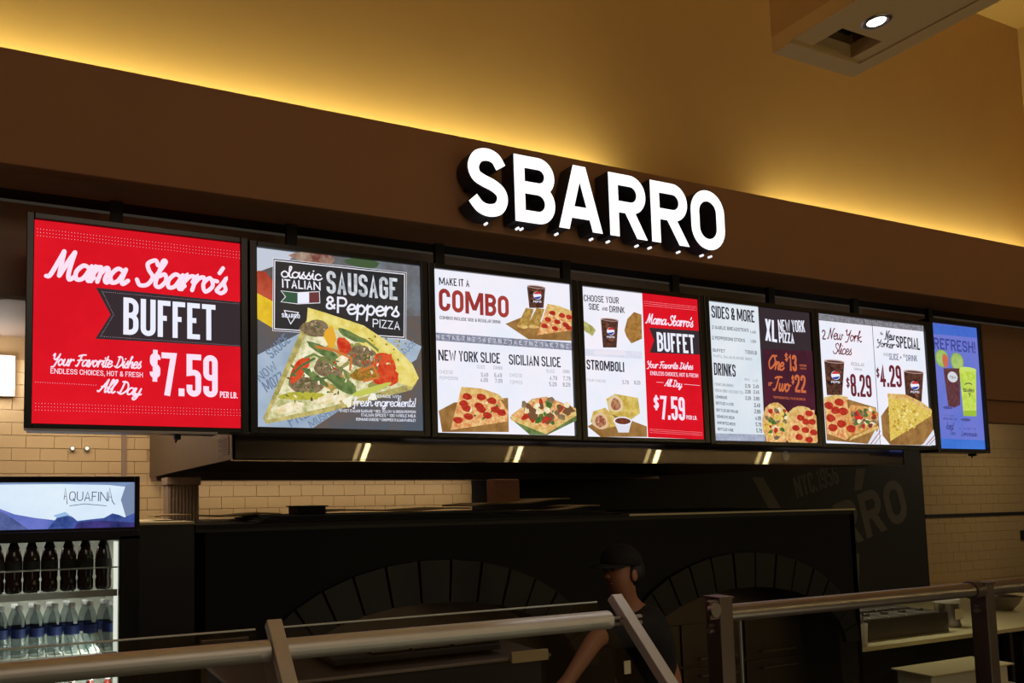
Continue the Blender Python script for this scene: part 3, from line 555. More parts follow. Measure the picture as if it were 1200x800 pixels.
A.blob(375, 660, 72, 105, CRUST, .03, 22); A.poly([(318, 580), (345, 568), (420, 600), (448, 660), (420, 750), (322, 746)], CHEESE); A.blob(500, 680, 92, 108, CRUST, .03, 22); A.poly([(430, 745), (440, 650), (500, 600), (560, 590), (572, 750)], CHEESE)
A.grain(375, 660, (13, 10), 40, 60, 80, [PEP, WHC, GRN, SAUS, CHEESE2])
for x, y in ((530, 608), (488, 630), (545, 650), (465, 680), (512, 690), (552, 702), (480, 725), (530, 738), (515, 650)): A.blob(x, y, 19, 15, PEP, .08)
A.poly([(568, 560), (640, 560), (640, 780), (580, 780)], CHAR) if False else None
A.flush('pizza_picture', 'two whole pizzas')
# 6 ---------------------------------------------------------------- two combos
s6 = screen('sixth menu screen from the left, widest, white with two large drink cups', 4.266, 5.255, Z0-.006, Z1+.0, 4.238, 5.298, 2.270, 3.082, PAPER)
A = Art(s6, 3.0, 950, 355, 4.446); A.clip = (4.266, 5.255, Z0-.006, Z1)
A.poly([(28, 55), (583, 118), (586, 148), (30, 88)], em((100, 98, 104), (140, 138, 144), 40)); A.line([(318, 88), (362, 740)], INK, 2.5)
for i in range(22): A.text('NZ1AE7'[i % 6], (34+i*25, 84+i*2.8), (50+i*25, 84+i*2.8), (34+i*25, 64+i*2.8), em((160, 158, 166)), .14)
A.flush('banner_strip', 'grey patterned strip')
DK = em((110, 40, 50)); A.text('2', (58, 190), (76, 192), (56, 138), DK, .14); A.text('New York', (84, 185), (266, 205), (82, 128), DK, .11, 's'); A.text('Slices', (112, 262), (216, 272), (112, 208), DK, .11, 's')
A.text('REGULAR', (208, 326), (275, 332), (208, 308), GRY, .14); A.text('DRINK', (222, 350), (265, 355), (222, 336), GRY, .14); A.text('$', (182, 440), (200, 442), (180, 388), DK, .15); A.text('8.29', (208, 486), (316, 492), (203, 368), DK, .15)
A.text('the', (358, 165), (374, 167), (358, 150), INK, .14, 's'); A.text('New', (382, 190), (438, 194), (382, 144), INK, .14, 's'); A.text('Yorker', (338, 225), (438, 238), (338, 188), INK, .14, 's'); A.text('SPECIAL', (442, 232), (566, 246), (438, 170), INK, .15)
A.text('ONE', (374, 275), (400, 277), (374, 260), GRY, .15); A.text('SLICE +', (404, 296), (470, 300), (402, 262), em((110, 114, 140)), .14); A.text('REG', (478, 282), (490, 283), (478, 266), GRY, .15); A.text('DRINK', (494, 302), (552, 305), (492, 270), em((110, 114, 140)), .14)
A.text('$', (338, 388), (354, 390), (336, 338), DK, .15); A.text('4.29', (360, 436), (472, 440), (354, 320), DK, .16); A.flush('lettering')
cup(A, 66, 170, 304, 480); A.flush('cup_picture'); cup(A, 478, 580, 358, 530); A.flush('cup_picture')
A.poly([(60, 500), (110, 480), (330, 545), (348, 650), (300, 735), (75, 715)], WOOD); A.poly([(330, 655), (350, 740), (285, 740)], em((226, 228, 240))); 
A.poly([(62, 500), (120, 484), (180, 500), (200, 690), (175, 715), (75, 680)], CHEESE); A.poly([(200, 530), (320, 545), (346, 580), (330, 645), (185, 700), (160, 600)], em((226, 180, 110), (200, 120, 60), 45)); A.poly([(62, 492), (120, 478), (185, 490), (182, 506), (110, 502), (60, 520)], CRUST); A.poly([(200, 700), (340, 640), (348, 655), (190, 718)], CRUST)
for x, y in ((85, 535), (138, 518), (120, 560), (95, 600), (160, 565), (150, 630), (105, 650), (200, 655)): A.blob(x, y, 24, 20, PEP, .08)
A.blob(240, 590, 24, 34, em((214, 50, 40))); A.grain(265, 595, (13, 10), 34, 70, 52, [PEP, GRN, SAUS, WHC, em((120, 60, 50))])
A.flush('slice_picture', 'two topped slices on a board')
A.poly([(352, 590), (395, 530), (620, 560), (634, 700), (560, 740), (400, 740), (360, 690)], WOOD); A.poly([(388, 476), (480, 484), (618, 560), (612, 590), (400, 720)], CHEESE2); A.poly([(385, 472), (480, 478), (560, 515), (620, 560), (600, 565), (500, 510), (386, 496)], CRUST)
A.grain(470, 590, (9, 6), 60, 80, 80, [em((240, 220, 140)), em((190, 150, 60)), em((214, 190, 90))]); A.poly([(618, 660), (634, 742), (560, 742)], em((226, 228, 240))); A.line([(290, 738), (342, 668)], em((160, 60, 60)), 3); A.line([(310, 738), (346, 690)], em((160, 60, 60)), 2); A.line([(580, 740), (624, 690)], em((160, 60, 60)), 3); A.line([(596, 740), (628, 705)], em((60, 60, 60)), 2)
A.flush('slice_picture', 'plain cheese slice on a board')
# 7 ---------------------------------------------------------------- refresh
s7 = screen('rightmost narrow blue menu screen with iced tea and lemonade', 5.331, 5.817, 2.277, 3.084, 5.30, 5.846, 2.252, 3.112, em((100, 116, 206), (116, 122, 206), 3))
A = Art(s7, 3.0, 950, 355, 4.446); A.clip = (5.331, 5.817, 2.277, 3.084)
A.poly([(622, 106), (862, 132), (868, 182), (628, 160)], em((64, 100, 196), (74, 110, 204), 8)); A.poly([(668, 705), (906, 715), (910, 765), (672, 757)], em((62, 112, 206), (70, 120, 212), 8))
A.text('REFRESH!', (642, 238), (858, 262), (640, 178), em((66, 74, 150)), .17); A.flush('lettering', 'dark blue heading')
for cx, cy in ((683, 288), (762, 305)): A.blob(cx, cy, 34, 46, em((140, 170, 84)), .02, 22); A.blob(cx, cy, 28, 40, em((176, 200, 116), (150, 184, 96), 30), .02, 22)
A.poly([(690, 340), (775, 340), (778, 530), (748, 545), (715, 535)], em((110, 66, 66), (84, 50, 60), 40)); A.blob(700, 300, 16, 34, em((200, 110, 80)), .1); A.blob(738, 385, 26, 28, em((214, 214, 220)), .02); A.text('TEA', (722, 392), (756, 394), (722, 380), INK, .18)
A.poly([(772, 345), (860, 350), (862, 590), (795, 588)], LIME); A.blob(816, 345, 44, 12, em((200, 224, 110)), .05); A.poly([(862, 560), (862, 590), (795, 588), (794, 560)], em((156, 190, 60)))
A.line([(800, 425), (812, 418), (828, 418), (840, 425)], INK, 3); A.text('SBARRO', (792, 462), (850, 466), (792, 444), INK, .2); A.line([(820, 472), (828, 472), (824, 490)], INK, 3); A.blob(712, 545, 26, 8, em((80, 84, 150))); A.blob(805, 608, 26, 8, em((80, 84, 150))); A.flush('drink_pictures', 'iced tea and green lemonade glasses')
BL = em((60, 66, 130)); A.text('FRESH BREWED', (688, 608), (760, 612), (688, 596), BL, .14); A.text('Iced', (702, 655), (744, 659), (702, 618), BL, .12, 's'); A.text('Tea', (722, 684), (752, 687), (722, 662), BL, .12, 's'); A.text('A TWIST OF', (772, 658), (860, 662), (772, 648), BL, .14); A.text('Lemonade', (780, 690), (866, 695), (780, 664), BL, .12, 's'); A.text('* IT WASN', (690, 590), (745, 592), (690, 580), BL, .12); A.flush('lettering', 'small dark blue captions')
# mounting rail behind the screens
t = thing('mounting_rail', 'black steel rail behind the menu screens under the brown fascia', 'rail', (2.9, 3.2, 2.9))
for z in (2.42, 2.86): MB().box(-.0, 5.83, 3.135, 3.17, z, z+.06, M['blackm']).build('rail_bar', t)
for i in range(8): x = .3+i*.76; MB().box(x, x+.05, 3.17, 3.195, 2.42, ZS+.0, M['blackm']).build('hanger', t)
# small dark hook under first and last screen
for px, lab in ((207, 'small black cable clip under the leftmost menu screen'), (1139, 'small black cable clip under the blue rightmost menu screen')):
    p = at(px, 508 if px < 500 else 530, Y=3.04); c = MB().box(p.x-.008, p.x+.014, 3.02, 3.06, p.z-.024, p.z+.012, M['blackm'], .003); c.tube((p.x-.001, 3.04, p.z-.022), (p.x-.004, 3.04, p.z-.036), .004, M['blackm'], 8); tag(c.build('cable_clip'), lab, 'clip')
# ---------------------------------------------------------------- illuminated letters on the fascia
SY = 2.85
word = [('S', 544, 596, 172, 254, (598, 0)), ('B', 603, 651, 0, 0, 0), ('A', 654, 707, 0, 0, 0), ('R', 714, 757, 0, 0, 0), ('R', 763, 807, 0, 0, 0), ('O', 810, 850, 0, 0, 0)]
zt = at(640, 188, Y=SY).z; zt = 2.0+1.295; zb = 2.0+1.268-.302
zt, zb = at(700, 196.5, Y=SY).z, 0
zt = 3.593; zb = 3.275
xs = [(547, 212, 594, 212), (603, 220, 650, 225), (654, 240, 706, 250), (714, 240, 757, 250), (763, 250, 806, 260), (810, 256, 849, 260)]
names = ['first letter of the sign, a lit white S', 'second letter of the sign, a lit white B', 'lit white A in the middle of the sign', 'lit white R directly after the A of the sign', 'lit white R directly before the O of the sign', 'last letter of the sign, a lit white O']
LT = .058
dark = mat('dark_metal_return', (38, 36, 44), .5)
shapes = {'S': 'w.97,.80 .80,1r 0,1r 0,.54r 1,.48r 1,0r .12,0r .02,.19'}
for (ch, *_), (xa, ya, xb, yb), lab in zip(word, xs, names):
    a = at(xa, ya, Y=SY).x; b = at(xb, yb, Y=SY).x; W = b-a; H = zt-zb
    t = thing('sign_letter', lab, 'sign', ((a+b)/2, SY, zb), 'lit letters of the shop sign')
    if ch == 'S':
        q = [(.92, .80), (.76, .95), (.5, 1.0), (.22, .94), (.08, .77), (.15, .60), (.38, .52), (.68, .455), (.9, .35), (.94, .2), (.8, .05), (.5, -.0), (.24, .05), (.04, .19)]
        Q = catmull([Vector((LT/2*.8+x*(W-LT*.7), LT/2+y*(H-LT))) for x, y in q], False, 5); polys = [(False, Q, False)]
    elif ch == 'A':
        polys = [(False, [Vector((LT*.56, 0)), Vector((W/2-LT*.12, H))], False), (False, [Vector((W-LT*.56, 0)), Vector((W/2+LT*.12, H))], False), (False, [Vector((W*.2, H*.27)), Vector((W*.8, H*.27))], False)]
    else: polys = layout(ch, W, H, LT/H, 'c', rad=.105)
    if ch in 'R': polys = layout('R', W, H, LT/H, 'c', rad=.095)
    face = MB(); ret = MB()
    if ch != 'S' and ch != 'A':
        fix = []
        wd, st = CAPS[ch]
        for kind, pts in parse(st):
            P = [(Vector((LT/2+px*(W-LT), LT/2+py*(H-LT))), r) for px, py, r in pts]
            if kind != 'c':
                for e in (0, -1):
                    p, r = P[e]
                    if pts[e][1] in (0, 0.0) and abs(P[1 if e == 0 else -2][0].y-p.y) > .02: P[e] = (Vector((p.x, 0)), r)
            fix.append((kind == 'c', fillet(P, kind == 'c', .12 if ch == 'O' else .088, 8), False))
        polys = fix
    for closed, poly, _ in polys:
        n = len(poly); L, Rr = strip(poly, closed, LT); y0, y1 = SY, FY-.012
        fs = [(i, (i+1) % n, n+(i+1) % n, n+i) for i in range(n if closed else n-1)]
        face.raw([(a+q.x, y0, zb+q.y) for q in L+Rr], fs, M['letter'])
        L2, R2 = strip(poly, closed, LT+.005)
        vs = [(a+q.x, y0+.004, zb+q.y) for q in L2+R2]+[(a+q.x, y1, zb+q.y) for q in L2+R2]; k = 2*n
        rf = []
        for i in range(n if closed else n-1):
            j = (i+1) % n; rf += [(i, j, k+j, k+i), (n+i, k+n+i, k+n+j, n+j), (k+i, k+j, k+n+j, k+n+i)]
        if not closed: rf += [(0, k, k+n, n), (n-1, n+n-1, k+2*n-1, k+n-1)]
        ret.raw(vs, rf, dark)
    face.build('letter_face', t); ret.build('letter_return', t)['label'] = 'dark metal side wall'
    for fx in {'S': (.5,), 'B': (.1, .2), 'A': (0, .78), 'R': (.0, .78), 'O': (.35, .6)}[ch]:
        d = MB().tube((a+fx*W, SY+.01, zb-.028), (a+fx*W, SY+.03, zb-.028), .006, em((235, 235, 240), s=1.2), 10); d.tube((a+fx*W, SY+.02, zb-.026), (a+fx*W, SY+.02, zb+.01), .002, M['blackm'], 6); d.build('drain_light', t)['label'] = 'tiny lit dot below the letter'
    MB().box(a+W*.2, a+W*.3, FY-.03, FY, zb+H*.45, zb+H*.5, M['blackm']).build('mount', t); MB().box(a+W*.7, a+W*.78, FY-.03, FY, zb+H*.45, zb+H*.5, M['blackm']).build('mount', t)
# ---------------------------------------------------------------- cove tubes
for i, (a, b_) in enumerate(((-.9, .6), (.75, 2.25), (2.4, 3.1), (4.1, 5.5), (5.65, 7.05))):
    t = thing('cove_light', ('first', 'second', 'third', 'fourth', 'fifth')[i]+' warm tube lamp from the left behind the fascia top', 'lamp', ((a+b_)/2, 3.12, 3.54), 'tube lamps hidden in the cove')
    MB().box(a, b_, 3.10, 3.14, 3.54, 3.56, M['white']).build('base', t); MB().tube((a+.02, 3.12, 3.572), (b_-.02, 3.12, 3.572), .012, M['tubew'], 10).build('tube', t)
# ---------------------------------------------------------------- beam with recess and downlight, top right
zbm = CH+1.5; x0, x1, ye = 2.318, 2.727, 1.73
t = struct(MB().box(x0, x1, -3, ye, zbm, zbm+.001, M['cream']).build('trim_7')); bpy.data.objects.remove(t)
hx0, hx1, hy0, hy1 = 2.415, 2.612, 1.555, 1.658
bm_ = MB()
lipx = 2.664
for a, b_, c, d in ((x0, hx0, -3, ye), (hx1, x1, -3, ye), (hx0, hx1, hy1, ye), (hx0, hx1, -3, hy0)): bm_.box(a, b_, c, d, zbm, zbm+.05, M['cream'])
bm_.box(x0, x0+.02, -3, ye, zbm+.05, ZC, M['upper']); bm_.box(x1-.02, x1, -3, ye, zbm+.05, ZC, M['upper']); bm_.box(x0+.02, x1-.02, ye-.02, ye, zbm+.05, ZC, M['upper'])
bm_.box(lipx, x1, -3, ye, zbm-.006, zbm, M['cream']); bm_.box(x0, lipx, 1.665, ye, zbm-.006, zbm, M['cream'])
beam = struct(bm_.build('ceiling_beam'))
MB().box(hx0-.01, hx1+.01, hy0-.01, hy1+.01, zbm+.09, zbm+.11, M['blackm']).build('recess_back', beam)
sp = at(1027, 25, z=zbm); t = thing('downlight', 'round lit downlight set in the underside of the ceiling beam', 'lamp', (sp.x, sp.y, zbm))
prof = [(.022, .004), (.027, -.004), (.036, -.006), (.041, -.002), (.042, 0.0)]
MB().lathe(prof, (sp.x, sp.y, zbm), M['steelr'], 32).build('rim', t); MB().tube((sp.x, sp.y, zbm-.003), (sp.x, sp.y, zbm-.001), .023, M['spot'], 24).build('lens', t)
sl = bpy.data.lights.new('spot', 'SPOT'); sl.energy = 12; sl.spot_size = R(80); sl.color = (.9, .93, 1); so = bpy.data.objects.new('downlight_beam', sl); col.objects.link(so); so.location = (sp.x, sp.y, zbm-.02)
# slim glowing tubes added behind the viewer to make the hood's streaks
for i, px in enumerate((429, 419, 609, 598, 772, 761, 902, 892)):
    lo = at(px-6, 545, Y=10.8); hi = at(px+8, 505, Y=10.8); a = '%s pair of added streak tubes, %s tube, off frame' % (('first', 'second', 'third', 'fourth')[i//2], ('bright', 'dim')[i % 2])
    tag(MB().tube((lo.x, -4.4, lo.z), (hi.x, -4.4, hi.z), .035 if i % 2 == 0 else .03, em((255, 222, 150), s=60 if i % 2 == 0 else 9, name='streak_glow'), 12).build('court_light_standin'), a, 'lamp', 'added streak tubes behind the viewer')
# ---------------------------------------------------------------- extractor hood
hz = at(272.7, 537.5, Y=3.2).z; hx0 = at(272.7, 537.5, Y=3.2).x; hx1 = at(1060, 547, Y=3.2).x
t = thing('extractor_hood', 'long stainless extractor hood hanging under and behind the menu screens', 'hood', ((hx0+hx1)/2, 4.4, hz))
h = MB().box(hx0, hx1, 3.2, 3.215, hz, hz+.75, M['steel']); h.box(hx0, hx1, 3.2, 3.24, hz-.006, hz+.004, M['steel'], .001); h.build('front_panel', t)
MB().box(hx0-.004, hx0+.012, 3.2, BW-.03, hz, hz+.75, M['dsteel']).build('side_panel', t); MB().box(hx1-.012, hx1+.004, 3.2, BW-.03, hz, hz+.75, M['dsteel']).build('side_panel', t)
MB().box(hx0, hx1, BW-.06, BW-.03, hz+.0, hz+.75, M['dsteel']).build('back_panel', t); MB().box(hx0, hx1, BW-.30, BW-.06, hz-.03, hz+.03, M['dsteel'], .004).build('grease_gutter', t); MB().box(hx0, hx1, 3.215, BW-.06, hz+.73, hz+.75, M['dsteel']).build('top_panel', t)
for i in range(8):
    x = hx0+.1+i*(hx1-hx0-.2)/8; f = MB(); f.raw([(x, 4.3, hz+.6), (x+.5, 4.3, hz+.6), (x+.5, 5.2, hz+.3), (x, 5.2, hz+.3)], [(0, 1, 2, 3)], M['dsteel'])
    for j in range(5): q = x+.05+j*.09; f.raw([(q, 4.29, hz+.59), (q+.03, 4.29, hz+.59), (q+.03, 5.19, hz+.29), (q, 5.19, hz+.29)], [(0, 1, 2, 3)], M['steelr'])
    f.build('grease_filter', t)
st = MB(); p0 = at(255, 515, X=hx0-.006); p1 = at(268, 532, X=hx0-.006); st.box(hx0-.0065, hx0-.005, min(p0.y, p1.y), max(p0.y, p1.y), p1.z, p0.z, M['paper']); st.build('sticker', t)['label'] = 'cream notice sticker on the hood side'
st = MB(); ya, yb = min(p0.y, p1.y), max(p0.y, p1.y)
for k in range(6): zz = p0.z-.012-(p0.z-p1.z-.02)*k/5.5; st.box(hx0-.0072, hx0-.0066, ya+.03, yb-.03-(.05 if k % 2 else 0), zz-.0018, zz, M['ink'])
st.build('sticker_print', t)
# oval badge on hood front
e = at(921, 534, Y=3.198); st = MB(); st.raw([(e.x+.03*math.cos(a), 3.198, e.z+.03*math.sin(a)) for a in [k*math.pi/8 for k in range(16)]], [range(16)], M['steelr']); st.build('badge', t)
# ---------------------------------------------------------------- mural lettering
A = Art(wm, BW-.012, 0, 0, 1)
P0 = A.P(990, 641); P1 = A.P(1063, 612); ch_ = 0
def mtext(txt, a, b, top, t_): A.text(txt, a, b, top, M['muralink'], t_)
mtext('RRO', (988, 644), (1066, 608), (975, 592), .2)
mtext('NYC.1956', (934, 584), (984, 566), (928, 560), .14)
A.poly([(881, 559), (894, 559), (918, 600), (903, 600)], M['muralink']); A.poly([(1003, 549), (1014, 549), (1010, 573), (1001, 575)], M['muralink']); A.poly([(1002, 648), (1007, 648), (1006, 692), (1001, 692)], M['muralink'])
A.flush('mural_print', 'faded grey slice shaped logo lettering')
# ---------------------------------------------------------------- black tiled pizza oven
OY = 3.9; oz = at(740, 602, Y=OY).z; ox0 = at(229, 609, Y=OY).x; ox1 = at(1003, 640, Y=OY).x
t = thing('pizza_oven', 'long black tiled pizza oven with two wide arches', 'oven', ((ox0+ox1)/2, 4.6, 0)); ov = t
arches = [(2.17, at(515, 655, Y=OY).z), (4.62, at(865, 647, Y=OY).z)]
def inside(x, z, grow=0):
    for cx, za in arches:
        a, bb, zs = 1.0+grow*.75, .46+grow*1.2, za-.24-.46
        if z < zs and abs(x-cx) < a: return True
        if z >= zs and ((x-cx)/a)**2+((z-zs)/bb)**2 < 1: return True
    return False
# front wall built around the arches
fw = MB()
xs_ = [ox0-.0]
def front_cols():
    n = 120; dx = (ox1-ox0)/n
    for i in range(n):
        a = ox0+i*dx; b_ = a+dx; c = (a+b_)/2
        def top(xx):
            for cx, za in arches:
                if abs(xx-cx) < 1.0: return za-.24-.46+.46*math.sqrt(max(0, 1-((xx-cx)/1.0)**2))
            return 0
        za_, zb_ = top(a), top(b_)
        if top(c) == 0: za_ = zb_ = 0
        fw.raw([(a, OY, za_), (b_, OY, zb_), (b_, OY, oz-.04), (a, OY, oz-.04), (a, OY+.3, za_), (b_, OY+.3, zb_)], [(0, 1, 2, 3), (0, 4, 5, 1)], M['grout'])
front_cols(); fw.build('front_wall', t)
MB().box(ox0, ox0+.05, OY, 5.2, 0, oz-.04, M['soot']).build('side_wall', t); MB().box(ox1-.05, ox1, OY, 5.2, 0, oz-.04, M['soot']).build('side_wall', t)
MB().box(ox0, ox1, OY, 5.2, oz-.04, oz, M['soot']).build('top_slab', t)
p = at(736, 602, Y=OY); MB().box(p.x, ox1, OY-.012, OY+.02, oz-.012, oz, M['wtop']).build('edge_trim', t)['label'] = 'thin pale metal edge along the top right'
MB().box(ox0, p.x, OY-.01, OY+.03, oz-.02, oz, M['blackm']).build('edge_trim', t)
# glazed bricks of the front, laid in courses, the biggest 300 as bricks
BRW, BRH = .26, .085; me = {}; cnt = 0; row = 0; z = oz-.045-BRH; rest = MB()
while z > .0:
    x = ox0-(BRW/2 if row % 2 else 0)
    while x < ox1:
        a = max(x, ox0); b_ = min(x+BRW, ox1); c = (a+b_)/2
        if b_-a > .05 and not any(inside(q, z+BRH/2, .2) for q in (a+.02, c, b_-.02)):
            wdt = round(b_-a, 3); yo = random.uniform(-.002, .002)
            if cnt < 270 and z > .75:
                if wdt not in me: o = MB().box(0, wdt-.006, -.012, .002, 0, BRH-.006, M['soot'], .002).build('brick', t); me[wdt] = o.data
                else: o = bpy.data.objects.new('brick', me[wdt]); col.objects.link(o); o.parent = t
                o.location = Vector((a, OY+yo, z))-t.location; cnt += 1
            else: rest.box(a, a+wdt-.006, OY-.012+yo, OY+.002, z, z+BRH-.006, M['soot'])
        x += BRW
    z -= BRH; row += 1
tag(rest.build('brick_courses', t), kind='stuff')
for cx, za in arches:      # ring of arch bricks
    zs = za-.24-.46
    for k in range(17):
        a0 = math.pi*(k+.04)/17; a1 = math.pi*(k+.96)/17
        q = [(1.0, .46, a0), (1.0, .46, a1), (1.15, .70, a1), (1.15, .70, a0)]
        P = [(cx+r*math.cos(a), zs+s_*math.sin(a)) for r, s_, a in q]; mb = MB(); y0 = OY-.03-random.uniform(0, .004)
        mb.raw([(x, y0, z) for x, z in P]+[(x, OY+.01, z) for x, z in P], [(0, 1, 2, 3), (0, 4, 5, 1), (1, 5, 6, 2), (2, 6, 7, 3), (3, 7, 4, 0)], M['soot']); mb.build('arch_brick', t)
    # steel oven front inside the arch
    MB().box(cx-1.0, cx+1.0, OY+.29, OY+.32, 0, za-.25, M['dsteel']).build('oven_face', t)
    for j, (dz0, dz1) in enumerate(((-1.05, -.83), (-.81, -.52))):
        for k in (-1, 0, 1):
            xa = cx+k*.62-.3; d = MB().box(xa, xa+.6, OY+.262, OY+.29, za+dz0, za+dz1, M['dsteel'], .004).build('oven_door', t)
            zz = za+dz1-.05 if j == 0 else za+dz0+.05; hb = MB().tube((xa+.12, OY+.22, zz), (xa+.48, OY+.22, zz), .008, M['steelr'], 10)
            for q in (xa+.14, xa+.46): hb.tube((q, OY+.22, zz), (q, OY+.262, zz), .006, M['steelr'], 8)
            hb.build('door_handle', d)
# lower left return of the oven beside the cooler
rz = at(190, 612, Y=OY-.04).z; t = thing('oven_end_cabinet', 'low black cabinet between the drinks cooler and the oven', 'cabinet', (.66, 4.3, 0))
MB().box(.50, ox0-.006, OY+.0, 4.7, 0, rz-.012, mat('side_lit_black', (40, 40, 44), .35)).build('body', t); MB().box(.50, ox0-.006, OY-.012, 4.7, rz-.012, rz, M['wtop']).build('top', t)  # lighter black than the oven: side light put into the colour
# stainless sheet standing before the oven
p = at(235, 750, Y=3.7); q = at(292, 748, Y=3.7); tag(MB().box(p.x, q.x, 3.7, 3.74, 0, p.z, M['dsteel'], .006).build('steel_locker'), 'dull steel cabinet end standing before the left side of the oven', 'cabinet')
# ---------------------------------------------------------------- things on the oven
p = at(745, 600, Y=OY+.02); q = at(450, 598.5, Y=OY+.02)
t = thing('baking_sheet_stack', 'stack of black baking sheets along the left half of the oven top', 'tray', (2.4, 4.1, oz), 'black baking sheets')
nz = 3; hh = (q.z-oz)*.7/nz; ztop_ = oz+nz*hh+.002
for k in range(nz): MB().box(1.15+.03*k, 3.62-.12*k, OY+.035+.01*k, 4.6, oz+.0005+k*hh, oz+(k+1)*hh-.001, M['blackm'], .003).build('baking_sheet', t)
def card(px0, px1, py0, py1, Y, dY, lab, tilt=.0, lift=0, name='cardboard_sheet'):
    a = at(px0, py0, Y=Y); b_ = at(px1, py1, Y=Y); o = MB(); fl = (ztop_ if a.x > 1.1 and b_.x < 3.4 else oz)+.008+lift; a.z = max(a.z, fl); b_.z = max(b_.z, fl)
    n = 10; vs = []
    for i in range(n+1):
        tt = i/n; x = a.x+(b_.x-a.x)*tt; z = a.z+(b_.z-a.z)*tt+.006*math.sin(tt*9)
        vs += [(x, Y, z), (x, Y+dY, z+tilt), (x, Y, z+.008), (x, Y+dY, z+tilt+.008)]
    fs = []
    for i in range(n): k = 4*i; fs += [(k, k+4, k+6, k+2), (k+2, k+6, k+7, k+3), (k, k+1, k+5, k+4), (k+1, k+3, k+7, k+5)]
    fs += [(0, 2, 3, 1), (4*n, 4*n+1, 4*n+3, 4*n+2)]
    o.raw(vs, fs, M['card']); return tag(o.build(name), lab, 'cardboard')
card(556, 668, 601, 585, 4.1, .4, 'warped cardboard sheet on the oven under the pinkish box', lift=.02)
card(600, 703, 602, 593, 3.98, .35, 'lower cardboard sheet lying at the front edge of the oven')
card(182, 330, 606, 603, 4.2, .3, 'long pale cardboard sheet on the left end of the oven')
card(380, 552, 602, 600, 4.3, .4, 'flat cardboard sheet on the oven before the cream tiles')
a = at(580, 592, Y=4.3); b_ = at(609, 561, Y=4.3); t = MB(); t.box(a.x, b_.x, 4.3, 4.4, ztop_+.045, b_.z, M['pink'], .01); tag(t.build('paper_packet'), 'pinkish paper packet standing on cardboard on the oven', 'packet')
a = at(351, 600, Y=4.1); b_ = at(382, 592, Y=4.1); t = MB().box(a.x, b_.x, 4.1, 4.3, ztop_, b_.z-.006, M['blackm'], .006); t.box(a.x-.012, b_.x+.012, 4.09, 4.31, b_.z-.006, b_.z, M['blackm'], .002); tag(t.build('baking_tin'), 'small black baking tin on the oven before the cream tiles', 'tin')
# ribbed flue box
a = at(197, 604, Y=4.9); b_ = at(233, 568, Y=4.9); t = thing('ribbed_bin', 'grey ribbed plastic tub with a wide rim under the hood left end', 'tub', ((a.x+b_.x)/2, 5.0, oz))
o = MB(); wv = b_.x-a.x
o.box(a.x, b_.x, 4.9, 5.08, oz-.0, b_.z, M['grey'])
for k in range(9): x = a.x+wv*(k+.3)/9; o.box(x, x+wv/22, 4.892, 4.9, oz, b_.z-.005, M['grey'])
o.build('body', t); MB().box(a.x-.012, b_.x+.012, 4.885, 5.095, b_.z, b_.z+.05, M['grey'], .006).build('rim', t)
# shadowless wall lamp at the far left
a = at(-25, 417, Y=BW-.15); b_ = at(13, 462, Y=BW-.15); t = thing('wall_lamp', 'glaring white lamp on the tile wall at the left edge', 'lamp', ((a.x+b_.x)/2, BW, a.z))
MB().box(a.x, b_.x, BW-.15, BW-.06, b_.z+.03, a.z-.0, M['lampw'], .02).build('diffuser', t); MB().box(a.x-.02, b_.x+.02, BW-.06, BW, b_.z+.0, a.z+.03, M['white']).build('base', t)
p = at(85, 525, Y=BW-.03); 
for px, lab in ((85, 'left of two tiny glowing discs for wall highlights below the red screen'), (102, 'right of two tiny glowing discs for wall highlights below the red screen')):  # two highlights on the wall, built as small glowing discs
    p = at(px, 525, Y=BW-.05); t = thing('glint_disc', lab, 'lamp', (p.x, BW, p.z)); MB().tube((p.x, BW-.05, p.z), (p.x, BW-.045, p.z), .013, em((255, 240, 220), s=1.2), 14).build('lens', t); MB().tube((p.x, BW-.045, p.z), (p.x, BW+.0, p.z), .017, M['dsteel'], 14).build('glint_backing', t)
# ---------------------------------------------------------------- drinks cooler
CY = 3.6; cx1 = at(163, 558, Y=CY).x; cz = at(163, 558, Y=CY).z
t = thing('drinks_cooler', 'black glass door drinks cooler with a lit water sign on top', 'cooler', (-.1, 3.9, 0)); ck = t; cx0 = -.42
ix1 = at(138, 690, Y=CY).x; ztop = at(137, 632, Y=CY).z; sgt = at(157, 565, Y=CY).z; sgb = at(157, 617, Y=CY).z; sgx = at(157, 590, Y=CY).x
o = MB(); o.box(ix1+.012, cx1, CY, 4.3, 0, cz, M['black'], .004); o.box(cx0, cx0+.03, CY, 4.3, 0, cz, M['black'], .004); o.box(cx0+.03, ix1+.012, 4.25, 4.3, 0, cz, M['black']); o.box(cx0+.03, ix1+.012, CY+.03, 4.25, ztop, cz, M['black']); o.box(cx0+.03, ix1+.012, CY, 4.25, 0, .2, M['black']); o.build('body', t)
o = MB(); wl = mat('cooler_liner', (205, 208, 196), .6); o.box(ix1+.004, ix1+.012, CY+.04, 4.25, .2, ztop, wl); o.box(cx0+.03, ix1+.004, 4.24, 4.25, .2, ztop, wl); o.build('liner', t)
o = MB(); 
for a, b_, c, d in ((sgx, cx1, sgb-.05, cz), (cx0, cx0+.03, sgb-.05, cz), (cx0+.03, sgx, sgt, cz), (cx0+.03, sgx, sgb-.05, sgb)): o.box(a, b_, CY-.03, CY+.01, c, d, M['black'], .004)
o.build('sign_frame', t)
sg = MB().box(cx0+.03, sgx, CY-.012, CY+.01, sgb, sgt, em((226, 240, 252), (206, 226, 248), 2)).build('lit_sign', t)
A = Art(ck, CY-.012, 0, 550, 7.06); A.clip = (cx0+.03, sgx, sgb, sgt)
SKY = em((112, 136, 178), (132, 156, 198), 5)
